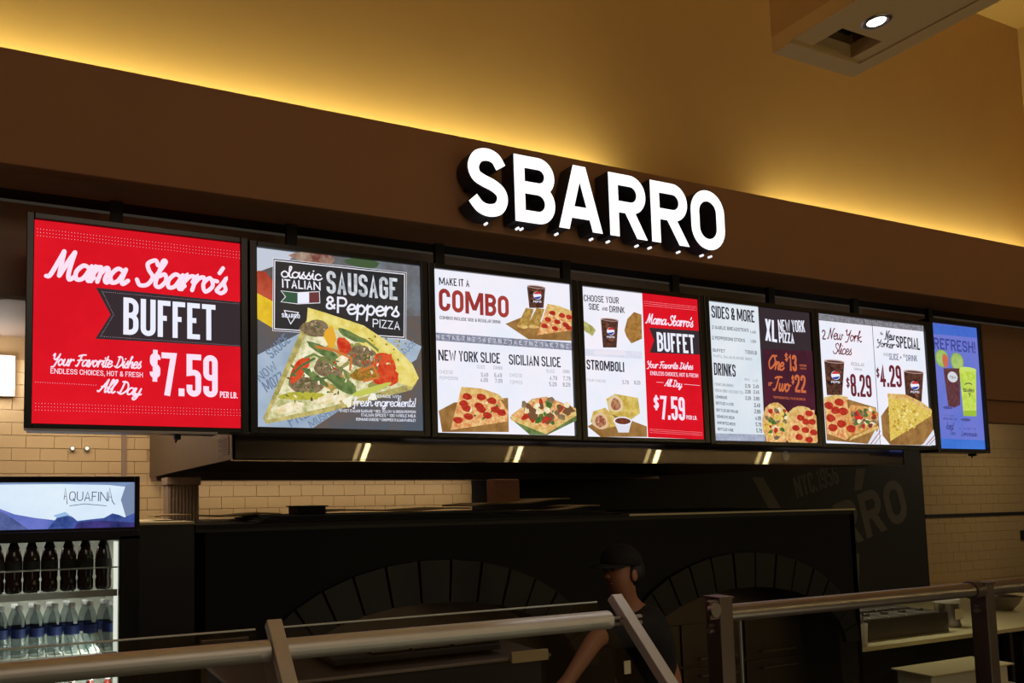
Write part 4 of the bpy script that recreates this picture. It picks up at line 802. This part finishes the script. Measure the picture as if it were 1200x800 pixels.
A.poly([(-400, 100), (1120, 100), (1120, 150), (900, 128), (500, 120), (-400, 128)], SKY); A.poly([(1120, 100), (1120, 505), (1050, 420), (1000, 250), (1040, 130)], em((120, 136, 166)))
for pts, c in (([(-300, 505), (-200, 330), (0, 325), (120, 370), (290, 400), (420, 415), (600, 440), (1120, 420), (1120, 505)], em((84, 104, 180), (110, 120, 200), 8)), ([(0, 345), (60, 372), (250, 505), (-300, 505), (-300, 320)], em((52, 60, 110), (90, 104, 160), 14)), ([(380, 505), (470, 400), (540, 365), (590, 385), (640, 425), (760, 410), (860, 400), (930, 362), (985, 375), (1030, 395), (1120, 355), (1120, 505)], em((40, 62, 120), (76, 96, 170), 12)), ([(440, 380), (540, 350), (600, 395), (560, 380), (470, 400)], em((150, 186, 226))), ([(640, 440), (800, 420), (1000, 430), (1120, 440), (1120, 505), (600, 505)], em((30, 40, 84), (70, 60, 130), 12))): A.poly(pts, c)
NV = em((30, 36, 70)); A.text('QUAFIN', (572, 258), (890, 262), (572, 180), NV, .08); A.line([(530, 250), (542, 150), (556, 286)], NV, 6); A.line([(532, 222), (552, 222)], NV, 4); A.line([(902, 226), (926, 228)], NV, 4); A.line([(896, 262), (908, 150), (928, 262), (950, 290)], NV, 6); A.line([(575, 300), (700, 284), (880, 300)], NV, 5); A.flush('sign_print', 'mountains and dark water lettering')
# door
dz0 = .22; o = MB(); 
for a, b_, c, d in ((cx0, cx0+.03, dz0, ztop+.02), (ix1, cx1, dz0, ztop+.02), (cx0, cx1, ztop, ztop+.045), (cx0, cx1, dz0-.03, dz0)): o.box(a, b_, CY-.045, CY-.012, c, d, M['black'], .004)
dr = o.build('door', t); g_ = MB(); g_.face([(cx0+.03, CY-.028, dz0), (ix1, CY-.028, dz0), (ix1, CY-.028, ztop), (cx0+.03, CY-.028, ztop)], M['glass']); g_.build('door_glass', dr)
sh = [at(137, 690, Y=CY+.02).z, at(137, 763, Y=CY+.02).z, at(137, 763, Y=CY+.02).z-.33]
shm = mat('cooler_shelf_wire', (190, 192, 186), .5)
for z in sh:
    o = MB(); o.box(cx0+.03, ix1, CY+.02, CY+.028, z-.03, z, shm)
    for k in range(22): x = cx0+.04+k*(ix1-cx0-.05)/21; o.box(x, x+.004, CY+.028, 4.24, z-.01, z-.005, shm)
    o.build('shelf', t)
o = MB().tube((cx0+.03, CY+.015, sh[0]+.10), (ix1, CY+.015, sh[0]+.10), .0035, shm, 8); o.build('shelf_rail', t)
MB().box(ix1-.014, ix1+.003, CY+.03, CY+.05, .25, ztop-.01, em((240, 240, 225), s=1.1)).build('light_strip', t)
area('cooler_lamp', (ix1-.03, CY+.04, 1.25), (0, R(70), 0), .03, 1.3, 7, (1, .98, .88)); area('cooler_lamp', (.0, CY+.1, ztop-.02), (R(20), 0, 0), .7, .05, 3, (1, .96, .85))
def bottle(kind, label, loc, group, sc=1.0):
    b = thing('bottle', label, 'bottle', loc, group)
    def L(prof, m, nm, lab=None):
        o = MB().lathe([(r*sc, z*sc) for r, z in prof], (0, 0, 0), m, 16); me = o.build(nm, None); me.parent = b
        if lab: me['label'] = lab
        return me
    body = {'water': M['pet'], 'cola': M['cola'], 'red': M['soda'], 'amber': M['amber']}[kind]
    L([(.0, 0), (.028, 0), (.032, .008), (.032, .04), (.029, .05), (.032, .06), (.032, .125), (.031, .14), (.024, .17), (.014, .195), (.012, .205)], body, 'body')
    L([(.0325, .085), (.0328, .087), (.0328, .122), (.0325, .124)], {'water': M['wblue'], 'cola': M['ink'], 'red': M['soda'], 'amber': M['ink']}[kind], 'label_band', 'printed paper band')
    L([(.0145, .202), (.0145, .222), (.0, .223)], {'water': M['wcap'], 'cola': M['blackm'], 'red': M['wcap'], 'amber': M['wcap']}[kind], 'cap')
    return b
wb_ = bottle('water', 'clear water bottle with a blue band on the middle cooler shelf', (0, 0, 0), 'water bottles on the middle shelf')
cb_ = bottle('cola', 'dark cola bottle on the top cooler shelf', (0, 0, 0), 'dark bottles on the top shelf', 1.12)
ab_ = bottle('amber', 'amber drink bottle on the bottom cooler shelf', (0, 0, 0), 'bottles on the bottom shelf')
rb_ = bottle('red', 'red drink bottle on the bottom cooler shelf', (0, 0, 0), 'bottles on the bottom shelf')
first = {id(wb_): 1, id(cb_): 1, id(ab_): 1, id(rb_): 1}
def put(p, loc, lab):
    o = p if first.pop(id(p), None) else copy_tree(p); o.location = loc; o.rotation_euler.z = random.uniform(0, 6); o['label'] = lab
ords = ['first', 'second', 'third', 'fourth', 'fifth', 'sixth', 'seventh']
for i, px in enumerate((128, 106, 84, 64, 43, 22, 1)):
    p = at(px, 740, Y=CY+.08); put(wb_, (p.x, CY+.08, sh[1]), ords[i]+' front water bottle from the right edge of the middle cooler shelf')
    put(wb_, (p.x-.02, CY+.165, sh[1]), ords[i]+' second row water bottle from the right edge of the middle cooler shelf')
for i, px in enumerate((121, 100, 80, 58, 37, 16, -5)):
    p = at(px, 660, Y=CY+.08); put(cb_, (p.x, CY+.08, sh[0]), ords[i]+' dark cola bottle from the right edge of the top cooler shelf')
for i, px in enumerate((126, 105, 84, 62, 42, 20, 0)):
    p = at(px, 800, Y=CY+.08); k = rb_ if i < 4 else ab_; put(k, (p.x, CY+.08, sh[2]+.0), ords[i]+(' bottle, red,' if i < 4 else ' bottle, brown,')+' from the right edge of the bottom cooler shelf')
# raise the bottom shelf to the height seen under the hand rail
# ---------------------------------------------------------------- sneeze guard: rails, posts, glass
GY = 1.6; rz_ = at(350, 759, Y=GY).z; xL = -1.2
p1 = at(318, 757, Y=GY).x; p2 = at(717, 726, Y=GY).x
def guard_rail(xa, xb, lab, r=.0235):
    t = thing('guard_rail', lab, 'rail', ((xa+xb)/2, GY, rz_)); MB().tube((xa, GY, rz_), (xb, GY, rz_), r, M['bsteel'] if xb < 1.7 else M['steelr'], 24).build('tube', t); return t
g1 = guard_rail(xL, p1-.006, 'round steel rail running off the left edge before the cooler'); g2 = guard_rail(p1+.012, p2-.012, 'long round steel rail between the two slanted steel bars')
xq0 = at(842, 720, Y=GY).x; xq1 = at(1150, 720, Y=GY).x; rz_ = at(1000, 704, Y=GY).z
g3 = guard_rail(xq0+.025, xq1-.026, 'round steel rail between the two upright square posts', .024); g4 = guard_rail(xq1+.028, 4.6, 'round steel rail right of the right square post', .024)
rz_ = at(350, 759, Y=GY).z
def slant(x, lab, ztop):
    t = thing('slanted_support', lab, 'support', (x, GY, ztop)); o = MB(); w_ = .017; d = Vector((0, -.68, -.73)).normalized(); nrm = Vector((0, d.z, -d.y)); T = Vector((x, GY+.03, ztop)); L_ = .75
    vs = [T+Vector((sx_*w_, 0, 0))+d*l+nrm*q for sx_ in (-1, 1) for l in (0, L_) for q in (-.013, .013)]
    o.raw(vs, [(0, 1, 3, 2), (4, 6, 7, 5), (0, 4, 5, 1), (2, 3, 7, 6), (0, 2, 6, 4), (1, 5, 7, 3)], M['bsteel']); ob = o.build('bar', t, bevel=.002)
    for s_ in (-1, 1):
        o = MB(); xx = x+s_*w_
        for dz_ in (.004, -.012): o.tube((xx, GY-.012, rz_+dz_), (xx+s_*.032, GY-.012, rz_+dz_), .005, M['steelr'], 10)
        o.build('pin', t)
slant(at(320, 729, Y=GY+.03).x, 'left slanted flat steel bar holding the glass guard', at(320, 729, Y=GY+.03).z)
slant(at(720, 699, Y=GY+.03).x, 'right slanted flat steel bar holding the glass guard', at(720, 699, Y=GY+.03).z)
zg = at(420, 727.5, Y=GY+.02).z
def pane(xa, xb, lab):
    t = thing('glass_guard', lab, 'glass', ((xa+xb)/2, GY, zg)); o = MB(); d = Vector((0, -.68, -.73)).normalized(); T = Vector((0, GY+.02, zg)); B = T+d*.62; n_ = Vector((0, d.z, -d.y))*.004
    o.raw([(xa, T.y, T.z), (xb, T.y, T.z), (xb, B.y, B.z), (xa, B.y, B.z)], [(0, 1, 2, 3)], M['glass']); o.build('pane', t)
    MB().tube((xa, T.y, T.z), (xb, T.y, T.z), .0022, mat('glass_edge', (190, 200, 195), .3), 8).build('polished_edge', t)
pane(xL, p1-.03, 'slanted glass pane running off the left edge'); pane(p1+.03, p2-.03, 'slanted glass pane between the two slanted bars')
t = thing('glass_guard', 'upright glass pane between the two square posts', 'glass', (2.4, GY, .9)); xe = at(868, 740, Y=GY).x
g_ = MB(); g_.face([(xe, GY, .9), (xq1-.05, GY, .9), (xq1-.05, GY, rz_-.03), (xe, GY, rz_-.03)], M['glass']); g_.build('pane', t); MB().box(xe-.003, xe, GY-.003, GY+.003, .9, rz_-.03, mat('glass_edge', (150, 165, 160), .3)).build('polished_edge', t)
rz_ = at(1000, 704, Y=GY).z
def post(x, ztop, lab, knob):
    t = thing('guard_post', lab, 'post', (x, GY, 0)); MB().box(x-.025, x+.025, GY-.025, GY+.025, 0, ztop, M['dsteel'], .003).build('upright', t); MB().box(x-.028, x+.028, GY-.028, GY+.028, ztop, ztop+.005, M['dsteel'], .001).build('cap', t)
    if knob:
        MB().box(x-.062, x-.025, GY-.025, GY-.012, ztop-.055, ztop-.003, M['dsteel'], .004).build('side_plate', t); MB().tube((x-.048, GY-.034, ztop-.028), (x-.048, GY-.02, ztop-.028), .019, M['steelr'], 24).build('round_boss', t)
    for s_ in (-1, 1):
        o = MB(); o.tube((x+s_*.025, GY, ztop-.09), (x+s_*.045, GY, ztop-.09), .007, M['steelr'], 10); o.tube((x+s_*.025, GY, ztop-.075), (x+s_*.04, GY, ztop-.075), .005, M['steelr'], 10); o.build('clamp', t)
    if not knob: MB().tube((x-.07, GY, rz_+.0), (x-.025, GY, rz_+.0), .029, M['dsteel'], 20).build('socket', t); 
post(at(842, 700, Y=GY).x, at(842, 700, Y=GY).z, 'left square steel post with a round boss, end of the upright glass', True)
post(at(1150, 684, Y=GY).x, at(1150, 683, Y=GY).z, 'right square steel post before the prep counter', False)
# ---------------------------------------------------------------- serving line behind the left glass
t = thing('serving_counter', 'dark serving counter behind the slanted glass', 'counter', (1.2, 2.3, 0)); zc_ = at(500, 759, Y=2.3).z; zf = at(560, 777, Y=2.2).z
xe_ = at(642, 765, Y=2.2).x; MB().box(.55, xe_-.03, 2.2, 2.5, 0, zf-.0, M['blackm']).build('body', t); MB().box(.55, xe_, 2.18, 2.52, zf, zf+.012, M['dsteel'], .003).build('lower_shelf', t)
MB().box(.9, xe_-.15, 2.26, 2.52, zc_-.02, zc_, M['blackm'], .003).build('top', t)
for x in (.93, xe_-.2): MB().box(x, x+.02, 2.48, 2.5, zf+.012, zc_-.02, M['dsteel']).build('bracket', t)
a = at(600, 777, Y=2.17); b_ = at(642, 762, Y=2.17); MB().box(a.x, b_.x, 2.168, 2.18, zf-.005, zf+.03, M['card']).build('label_strip', t)['label'] = 'pale label strip on the edge'
zc_ += .02
for i, (pa, pb) in enumerate(((425, 468), (472, 515), (520, 572))):
    a = at(pa, 757, Y=2.35); b_ = at(pb, 757, Y=2.35); t = thing('food_pan', ['leftmost', 'middle', 'rightmost'][i]+' food pan of browned food on the serving counter', 'pan', ((a.x+b_.x)/2, 2.4, zc_-.02), 'food pans on the serving counter')
    o = MB(); z = zc_-.02; o.box(a.x, b_.x, 2.28, 2.29, z, z+.035, M['dsteel']); o.box(a.x, b_.x, 2.49, 2.50, z, z+.035, M['dsteel']); o.box(a.x, a.x+.01, 2.29, 2.49, z, z+.035, M['dsteel']); o.box(b_.x-.01, b_.x, 2.29, 2.49, z, z+.035, M['dsteel']); o.box(a.x, b_.x, 2.28, 2.50, z, z+.004, M['dsteel']); o.build('tray', t)
    o = MB(); nx = 10; vs = [(a.x+.012+(b_.x-a.x-.024)*u/nx, 2.292+.196*v/nx, z+.02+.03*math.sin(math.pi*u/nx)*math.sin(math.pi*v/nx)+random.uniform(0, .008)) for v in range(nx+1) for u in range(nx+1)]
    o.raw(vs, [(v*(nx+1)+u, v*(nx+1)+u+1, (v+1)*(nx+1)+u+1, (v+1)*(nx+1)+u) for v in range(nx) for u in range(nx)], M['brown'], True); tag(o.build('food', t), kind='stuff')
# ---------------------------------------------------------------- prep counter at the right
KY = 4.0; kz = at(1100, 747, Y=KY).z
t = thing('prep_counter', 'cream topped prep counter right of the oven', 'counter', (7.5, 4.7, 0)); kx0 = ox1+.02; kx1 = 10.8
MB().box(kx0, kx1, KY, 5.5, kz-.035, kz, M['wtop'], .004).build('worktop', t)
MB().box(kx0, kx1, 5.0, 5.5, 0, kz-.035, M['blackm']).build('body', t)
for x in (kx0+.05, 8.0, kx1-.08): MB().box(x, x+.05, KY+.05, KY+.1, 0, kz-.035, M['dsteel']).build('leg', t)
MB().box(kx0, kx1, KY+.05, 5.0, kz-.60, kz-.57, M['dsteel']).build('lower_shelf', t)
MB().box(8.15, kx1-.1, KY+.03, 4.9, kz-.40, kz-.12, M['blackm'], .005).build('drawer_block', t)
for k in range(3): MB().box(8.2, kx1-.2, KY+.015, KY+.03, kz-.38+k*.09, kz-.32+k*.09, M['dsteel'], .003).build('drawer', t)
# cutting boards seen under the worktop
a = at(1047, 783, Y=3.9); b_ = at(1142, 784, Y=3.9)
t = thing('white_bin', 'white open topped box under the prep counter edge', 'box', ((a.x+b_.x)/2, 3.75, a.z-.15)); z1 = a.z
MB().box(a.x, b_.x, 3.62, 3.92, z1-.012, z1, M['wtop'], .003).build('lid', t); MB().box(a.x+.04, b_.x-.02, 3.66, 3.90, z1-.15, z1-.012, M['white'], .004).build('body', t); MB().box(a.x, b_.x, 3.62, 3.92, z1-.17, z1-.15, M['white'], .003).build('base', t)
t = thing('floor_stand', 'dark steel stand carrying the white box', 'stand', ((a.x+b_.x)/2, 3.75, 0)); MB().box(a.x, b_.x, 3.62, 3.92, z1-.2, z1-.17, M['dsteel']).build('shelf', t)
for x in (a.x+.02, b_.x-.05):
    for y in (3.63, 3.88): MB().box(x, x+.03, y, y+.03, 0, z1-.2, M['dsteel']).build('leg', t)
# long pan rack
a = at(1008, 742, Y=4.15); b_ = at(1112, 738, Y=4.15); zr_ = at(1060, 722, Y=4.15).z
t = thing('topping_rail', 'long steel topping rail of small pans on the prep counter', 'rack', ((a.x+b_.x)/2, 4.4, kz)); rx0, rx1 = kx0+.02, b_.x
MB().box(rx0, rx1, 4.15, 4.16, kz, zr_, M['dsteel']).build('front', t); MB().box(rx0, rx1, 4.69, 4.7, kz, zr_+.02, M['dsteel']).build('back', t); MB().box(rx0, rx0+.01, 4.16, 4.69, kz, zr_, M['dsteel']).build('end_panel', t); MB().box(rx1-.01, rx1, 4.16, 4.69, kz, zr_, M['dsteel']).build('end_panel', t)
for k in range(6):
    for j in range(2):
        x = rx0+.03+k*(rx1-rx0-.05)/6; y = 4.18+j*.25; w_ = (rx1-rx0-.05)/6-.03; pn = MB().box(x, x+w_, y, y+.22, zr_-.09, zr_+.004+j*.012, M['steelr'], .01).build('pan_lid', t)
        MB().box(x+w_*.35, x+w_*.65, y+.09, y+.12, zr_+.004+j*.012, zr_+.025+j*.012, M['steelr'], .004).build('lid_handle', pn)
# cup, canister, bowl
p = at(1014, 752, Y=KY+.03); q = at(1014, 731, Y=KY+.03)
t = thing('cup', 'small pale cup with a spoon at the left end of the prep counter', 'cup', (p.x+.0, KY+.08, kz)); c = (p.x, KY+.08, kz); hgt = .17
MB().lathe([(0, 0), (.055, 0), (.065, hgt), (.060, hgt), (.050, .01), (0, .01)], c, M['white'], 20).build('body', t); MB().tube((c[0], c[1], kz+.02), (c[0]+.07, c[1], kz+hgt+.05), .006, M['steelr'], 8).build('spoon', t)
p = at(1126, 737, Y=4.2); q = at(1126, 703, Y=4.2); r_ = (at(1137, 737, Y=4.2).x-at(1115, 737, Y=4.2).x)*.36; t = thing('canister', 'tall steel canister behind the right post on the prep counter', 'canister', (p.x, 4.3, kz)); c = (p.x, 4.3, kz); hg = q.z-p.z
MB().lathe([(0, 0), (r_, 0), (r_, hg*.12), (r_*.94, hg*.16), (r_*.94, hg*.8), (r_, hg*.84)], c, M['steelr'], 24).build('body', t); MB().lathe([(r_*1.04, hg*.84), (r_*1.04, hg*.97), (r_*.9, hg), (0, hg)], c, M['white'], 24).build('lid', t)
MB().box(c[0]-r_*.5, c[0]+r_*.5, c[1]-r_*1.0, c[1]-r_*.93, kz+hg*.3, kz+hg*.65, M['paper']).build('paper_label', t)
p = at(1174, 733, Y=4.65); pr = at(1194, 715, Y=4.65); pl = at(1154, 716, Y=4.65); r_ = (pr.x-pl.x)*.31; t = tag(MB().lathe([(0, 0), (r_*.5, 0), (r_*.8, .07), (r_, .14), (r_*1.03, .145), (r_*.97, .14), (r_*.76, .08), (r_*.45, .015), (0, .015)], (p.x, 4.35+.3, kz), M['steelr'], 32).build('mixing_bowl'), 'wide steel mixing bowl on the prep counter at the right edge', 'bowl')
# dark outlet on the right wall
p = at(1199, 627, Y=BW-.02); tag(MB().box(p.x-.04, p.x+.08, BW-.03, BW-.008, p.z-.06, p.z+.06, M['blackm'], .005).build('wall_outlet'), 'small black outlet on the beige tile at the right edge', 'outlet')
# ---------------------------------------------------------------- the worker
def skin(name, joints, edges, m, parent, root=0, sub=2):
    me = bpy.data.meshes.new(name); me.from_pydata([j[0] for j in joints], edges, []); o = bpy.data.objects.new(name, me); col.objects.link(o); me.materials.append(m)
    if parent is not None: o.parent = parent
    sk = o.modifiers.new('s', 'SKIN'); sk.use_smooth_shade = True
    me.skin_vertices[0].data[root].use_root = True
    for v, j in zip(me.skin_vertices[0].data, joints):
        r = j[1]; v.radius = r if isinstance(r, tuple) else (r, r)
    sb = o.modifiers.new('d', 'SUBSURF'); sb.levels = sb.render_levels = sub
    return o
hc = at(727, 676, Y=2.95); bx, by = hc.x+.16, 3.02   # hips stand right of the head: he leans to the left
root = thing('person', 'person in black shirt and black cap behind the glass, bending left, one arm reaching down', 'person', (bx, by, 0))
def rel(x, y, z): return (x-bx, y-by, z)
hx, hy, hzz = hc.x, hc.y, hc.z
nk = (hx+.05, hy+.02, hzz-.14); ch1 = (hx+.13, hy+.03, hzz-.27); sp1 = (hx+.19, by, hzz-.48); pv = (hx+.2, by, .98)
lsh = (hx+.02, hy-.13, hzz-.24); lel = at(700, 745, Y=2.72); lel = (lel.x, lel.y, lel.z); lwr = at(664, 800, Y=2.66); lwr = (lwr.x, lwr.y, lwr.z)
rsh = (hx+.27, hy+.10, hzz-.26); rel_ = (hx+.26, hy-.05, hzz-.50); rwr = (hx+.10, hy-.22, hzz-.60)
J = [(rel(*pv), (.15, .11)), (rel(*sp1), (.14, .105)), (rel(*ch1), (.145, .11)), (rel(*nk), .055), (rel(hx+.012, hy, hzz-.06), .062), (rel(hx, hy, hzz+.0), (.075, .085)), (rel(hx, hy, hzz+.055), (.078, .088)), (rel(hx, hy, hzz+.10), (.06, .065)),
     (rel(*lsh), .06), (rel(*lel), .043), (rel(*lwr), .028), (rel(*rsh), .06), (rel(*rel_), .043), (rel(*rwr), .028),
     (rel(bx+.02, by-.10, .9), .09), (rel(bx-.02, by-.12, .5), .058), (rel(bx, by-.12, .09), .04), (rel(bx-.14, by-.14, .04), .035), (rel(bx+.02, by+.10, .9), .09), (rel(bx+.03, by+.12, .5), .058), (rel(bx+.05, by+.12, .09), .04), (rel(bx-.09, by+.12, .04), .035)]
Ed = [(0, 1), (1, 2), (2, 3), (3, 4), (4, 5), (5, 6), (6, 7), (2, 8), (8, 9), (9, 10), (2, 11), (11, 12), (12, 13), (0, 14), (14, 15), (15, 16), (16, 17), (0, 18), (18, 19), (19, 20), (20, 21)]
def hand(w0, d, idx):
    w0 = Vector(w0); d = Vector(d).normalized(); s_ = d.cross(Vector((0, 0, 1))).normalized()*1.0; n0 = len(J); J.append((tuple(w0+d*.05), (.034, .018))); Ed.append((idx, n0))
    for k, (o_, ln) in enumerate(((-.026, .062), (-.009, .074), (.009, .07), (.025, .055))):
        a = w0+d*.085+s_*o_; b_ = a+d*ln*.55+Vector((0, 0, -.008)); c = b_+d*ln*.35+Vector((0, 0, -.022)); n = len(J); J.extend([(tuple(a), .0095), (tuple(b_), .0085), (tuple(c), .007)]); Ed.extend([(n0, n), (n, n+1), (n+1, n+2)])
    a = w0+d*.05+s_*.038; b_ = a+d*.035+s_*.014; n = len(J); J.extend([(tuple(a), .011), (tuple(b_), .009)]); Ed.extend([(n0, n), (n, n+1)])
hand(rel(*lwr), (-.8, -.1, -.5), 10); hand(rel(*rwr), (-.8, -.1, -.4), 13)
skin('body', J, Ed, M['skin'], root)
# face: nose, eyes, mouth, ear (he faces left)
o = MB(); f0 = Vector((hx-.082, hy, hzz+.015))
o.raw([(f0.x+.004, f0.y, f0.z+.03), (f0.x+.008, f0.y-.014, f0.z-.012), (f0.x+.008, f0.y+.014, f0.z-.012), (f0.x-.02, f0.y, f0.z-.012), (f0.x+.006, f0.y, f0.z-.02)], [(0, 1, 3), (0, 3, 2), (1, 4, 3), (4, 2, 3)], M['skin'], True); o.build('nose', root)
for s_ in (-1, 1):
    bm = bmesh.new(); bmesh.ops.create_uvsphere(bm, u_segments=10, v_segments=8, radius=.011); o = MB(); o.raw([tuple(Vector(v.co)+Vector((f0.x+.012, f0.y+s_*.03, f0.z+.03))) for v in bm.verts], [[v.index for v in f.verts] for f in bm.faces], M['ink'], True); bm.free(); o.build('eye', root)
    bm = bmesh.new(); bmesh.ops.create_uvsphere(bm, u_segments=10, v_segments=8, radius=.026); o = MB(); o.raw([tuple(Vector((v.co.x*.7, v.co.y*.35, v.co.z*1.1))+Vector((hx+.012, hy+s_*.082, hzz+.015))) for v in bm.verts], [[v.index for v in f.verts] for f in bm.faces], M['skin'], True); bm.free(); o.build('ear', root)
MB().box(f0.x+.006, f0.x+.014, f0.y-.022, f0.y+.022, f0.z-.045, f0.z-.038, mat('lips', (120, 66, 56), .5), .002).build('mouth', root)
SJ = [(rel(pv[0], pv[1], pv[2]-.06), (.17, .13)), (rel(*sp1), (.16, .125)), (rel(*ch1), (.165, .13)), (rel(nk[0]+.02, nk[1], nk[2]-.02), .075), (rel(*lsh), .08), (tuple(Vector(rel(*lsh)).lerp(Vector(rel(*lel)), 1.0)), .062), (rel(*rsh), .08), (tuple(Vector(rel(*rsh)).lerp(Vector(rel(*rel_)), .75)), .066)]
skin('shirt', SJ, [(0, 1), (1, 2), (2, 3), (2, 4), (4, 5), (2, 6), (6, 7)], M['shirt'], root)
TJ = [(rel(*pv), (.165, .125)), (rel(bx+.02, by-.10, .86), .105), (rel(bx-.02, by-.12, .5), .075), (rel(bx, by-.12, .12), .062), (rel(bx+.02, by+.10, .86), .105), (rel(bx+.03, by+.12, .5), .075), (rel(bx+.05, by+.12, .12), .062)]
skin('trousers', TJ, [(0, 1), (1, 2), (2, 3), (0, 4), (4, 5), (5, 6)], M['blackm'], root)
# cap and hair
bm = bmesh.new(); bmesh.ops.create_uvsphere(bm, u_segments=24, v_segments=14, radius=1)
vs = [tuple(Vector((v.co.x*.1, v.co.y*.096, max(v.co.z, -.15)*.088))+Vector((hx+.008, hy, hzz+.075))) for v in bm.verts]; o = MB(); o.raw(vs, [[v.index for v in f.verts] for f in bm.faces], M['shirt'], True); bm.free(); cp = o.build('cap', root)
o = MB(); n = 12; vs = []
for i in range(n+1): a = -math.pi*.38+math.pi*.76*i/n; vs += [(hx-.085*math.cos(a), hy+.09*math.sin(a), hzz+.068), (hx-.175*math.cos(a)*(1 if abs(a) < 1 else .9), hy+.085*math.sin(a), hzz+.055)]
vs += [(x, y, z-.005) for x, y, z in vs]; k = 2*(n+1)
o.raw(vs, [(2*i, 2*i+1, 2*i+3, 2*i+2) for i in range(n)]+[(k+2*i, k+2*i+2, k+2*i+3, k+2*i+1) for i in range(n)]+[(2*i+1, k+2*i+1, k+2*i+3, 2*i+3) for i in range(n)], M['shirt'], True); o.build('cap_brim', root)
bm = bmesh.new(); bmesh.ops.create_uvsphere(bm, u_segments=20, v_segments=12, radius=1)
vs = [tuple(Vector((v.co.x*.07, v.co.y*.094, v.co.z*.085))+Vector((hx+.045, hy, hzz+.03))) for v in bm.verts]; o = MB(); o.raw(vs, [[v.index for v in f.verts] for f in bm.faces], M['hair'], True); bm.free(); o.build('hair', root)
p = at(733, 781, Y=2.80); pb = MB().box(p.x-.02, p.x+.018, 2.785, 2.79, p.z-.03, p.z+.03, M['paper'], .002).build('badge', root); pb['label'] = 'pale name badge on the chest'
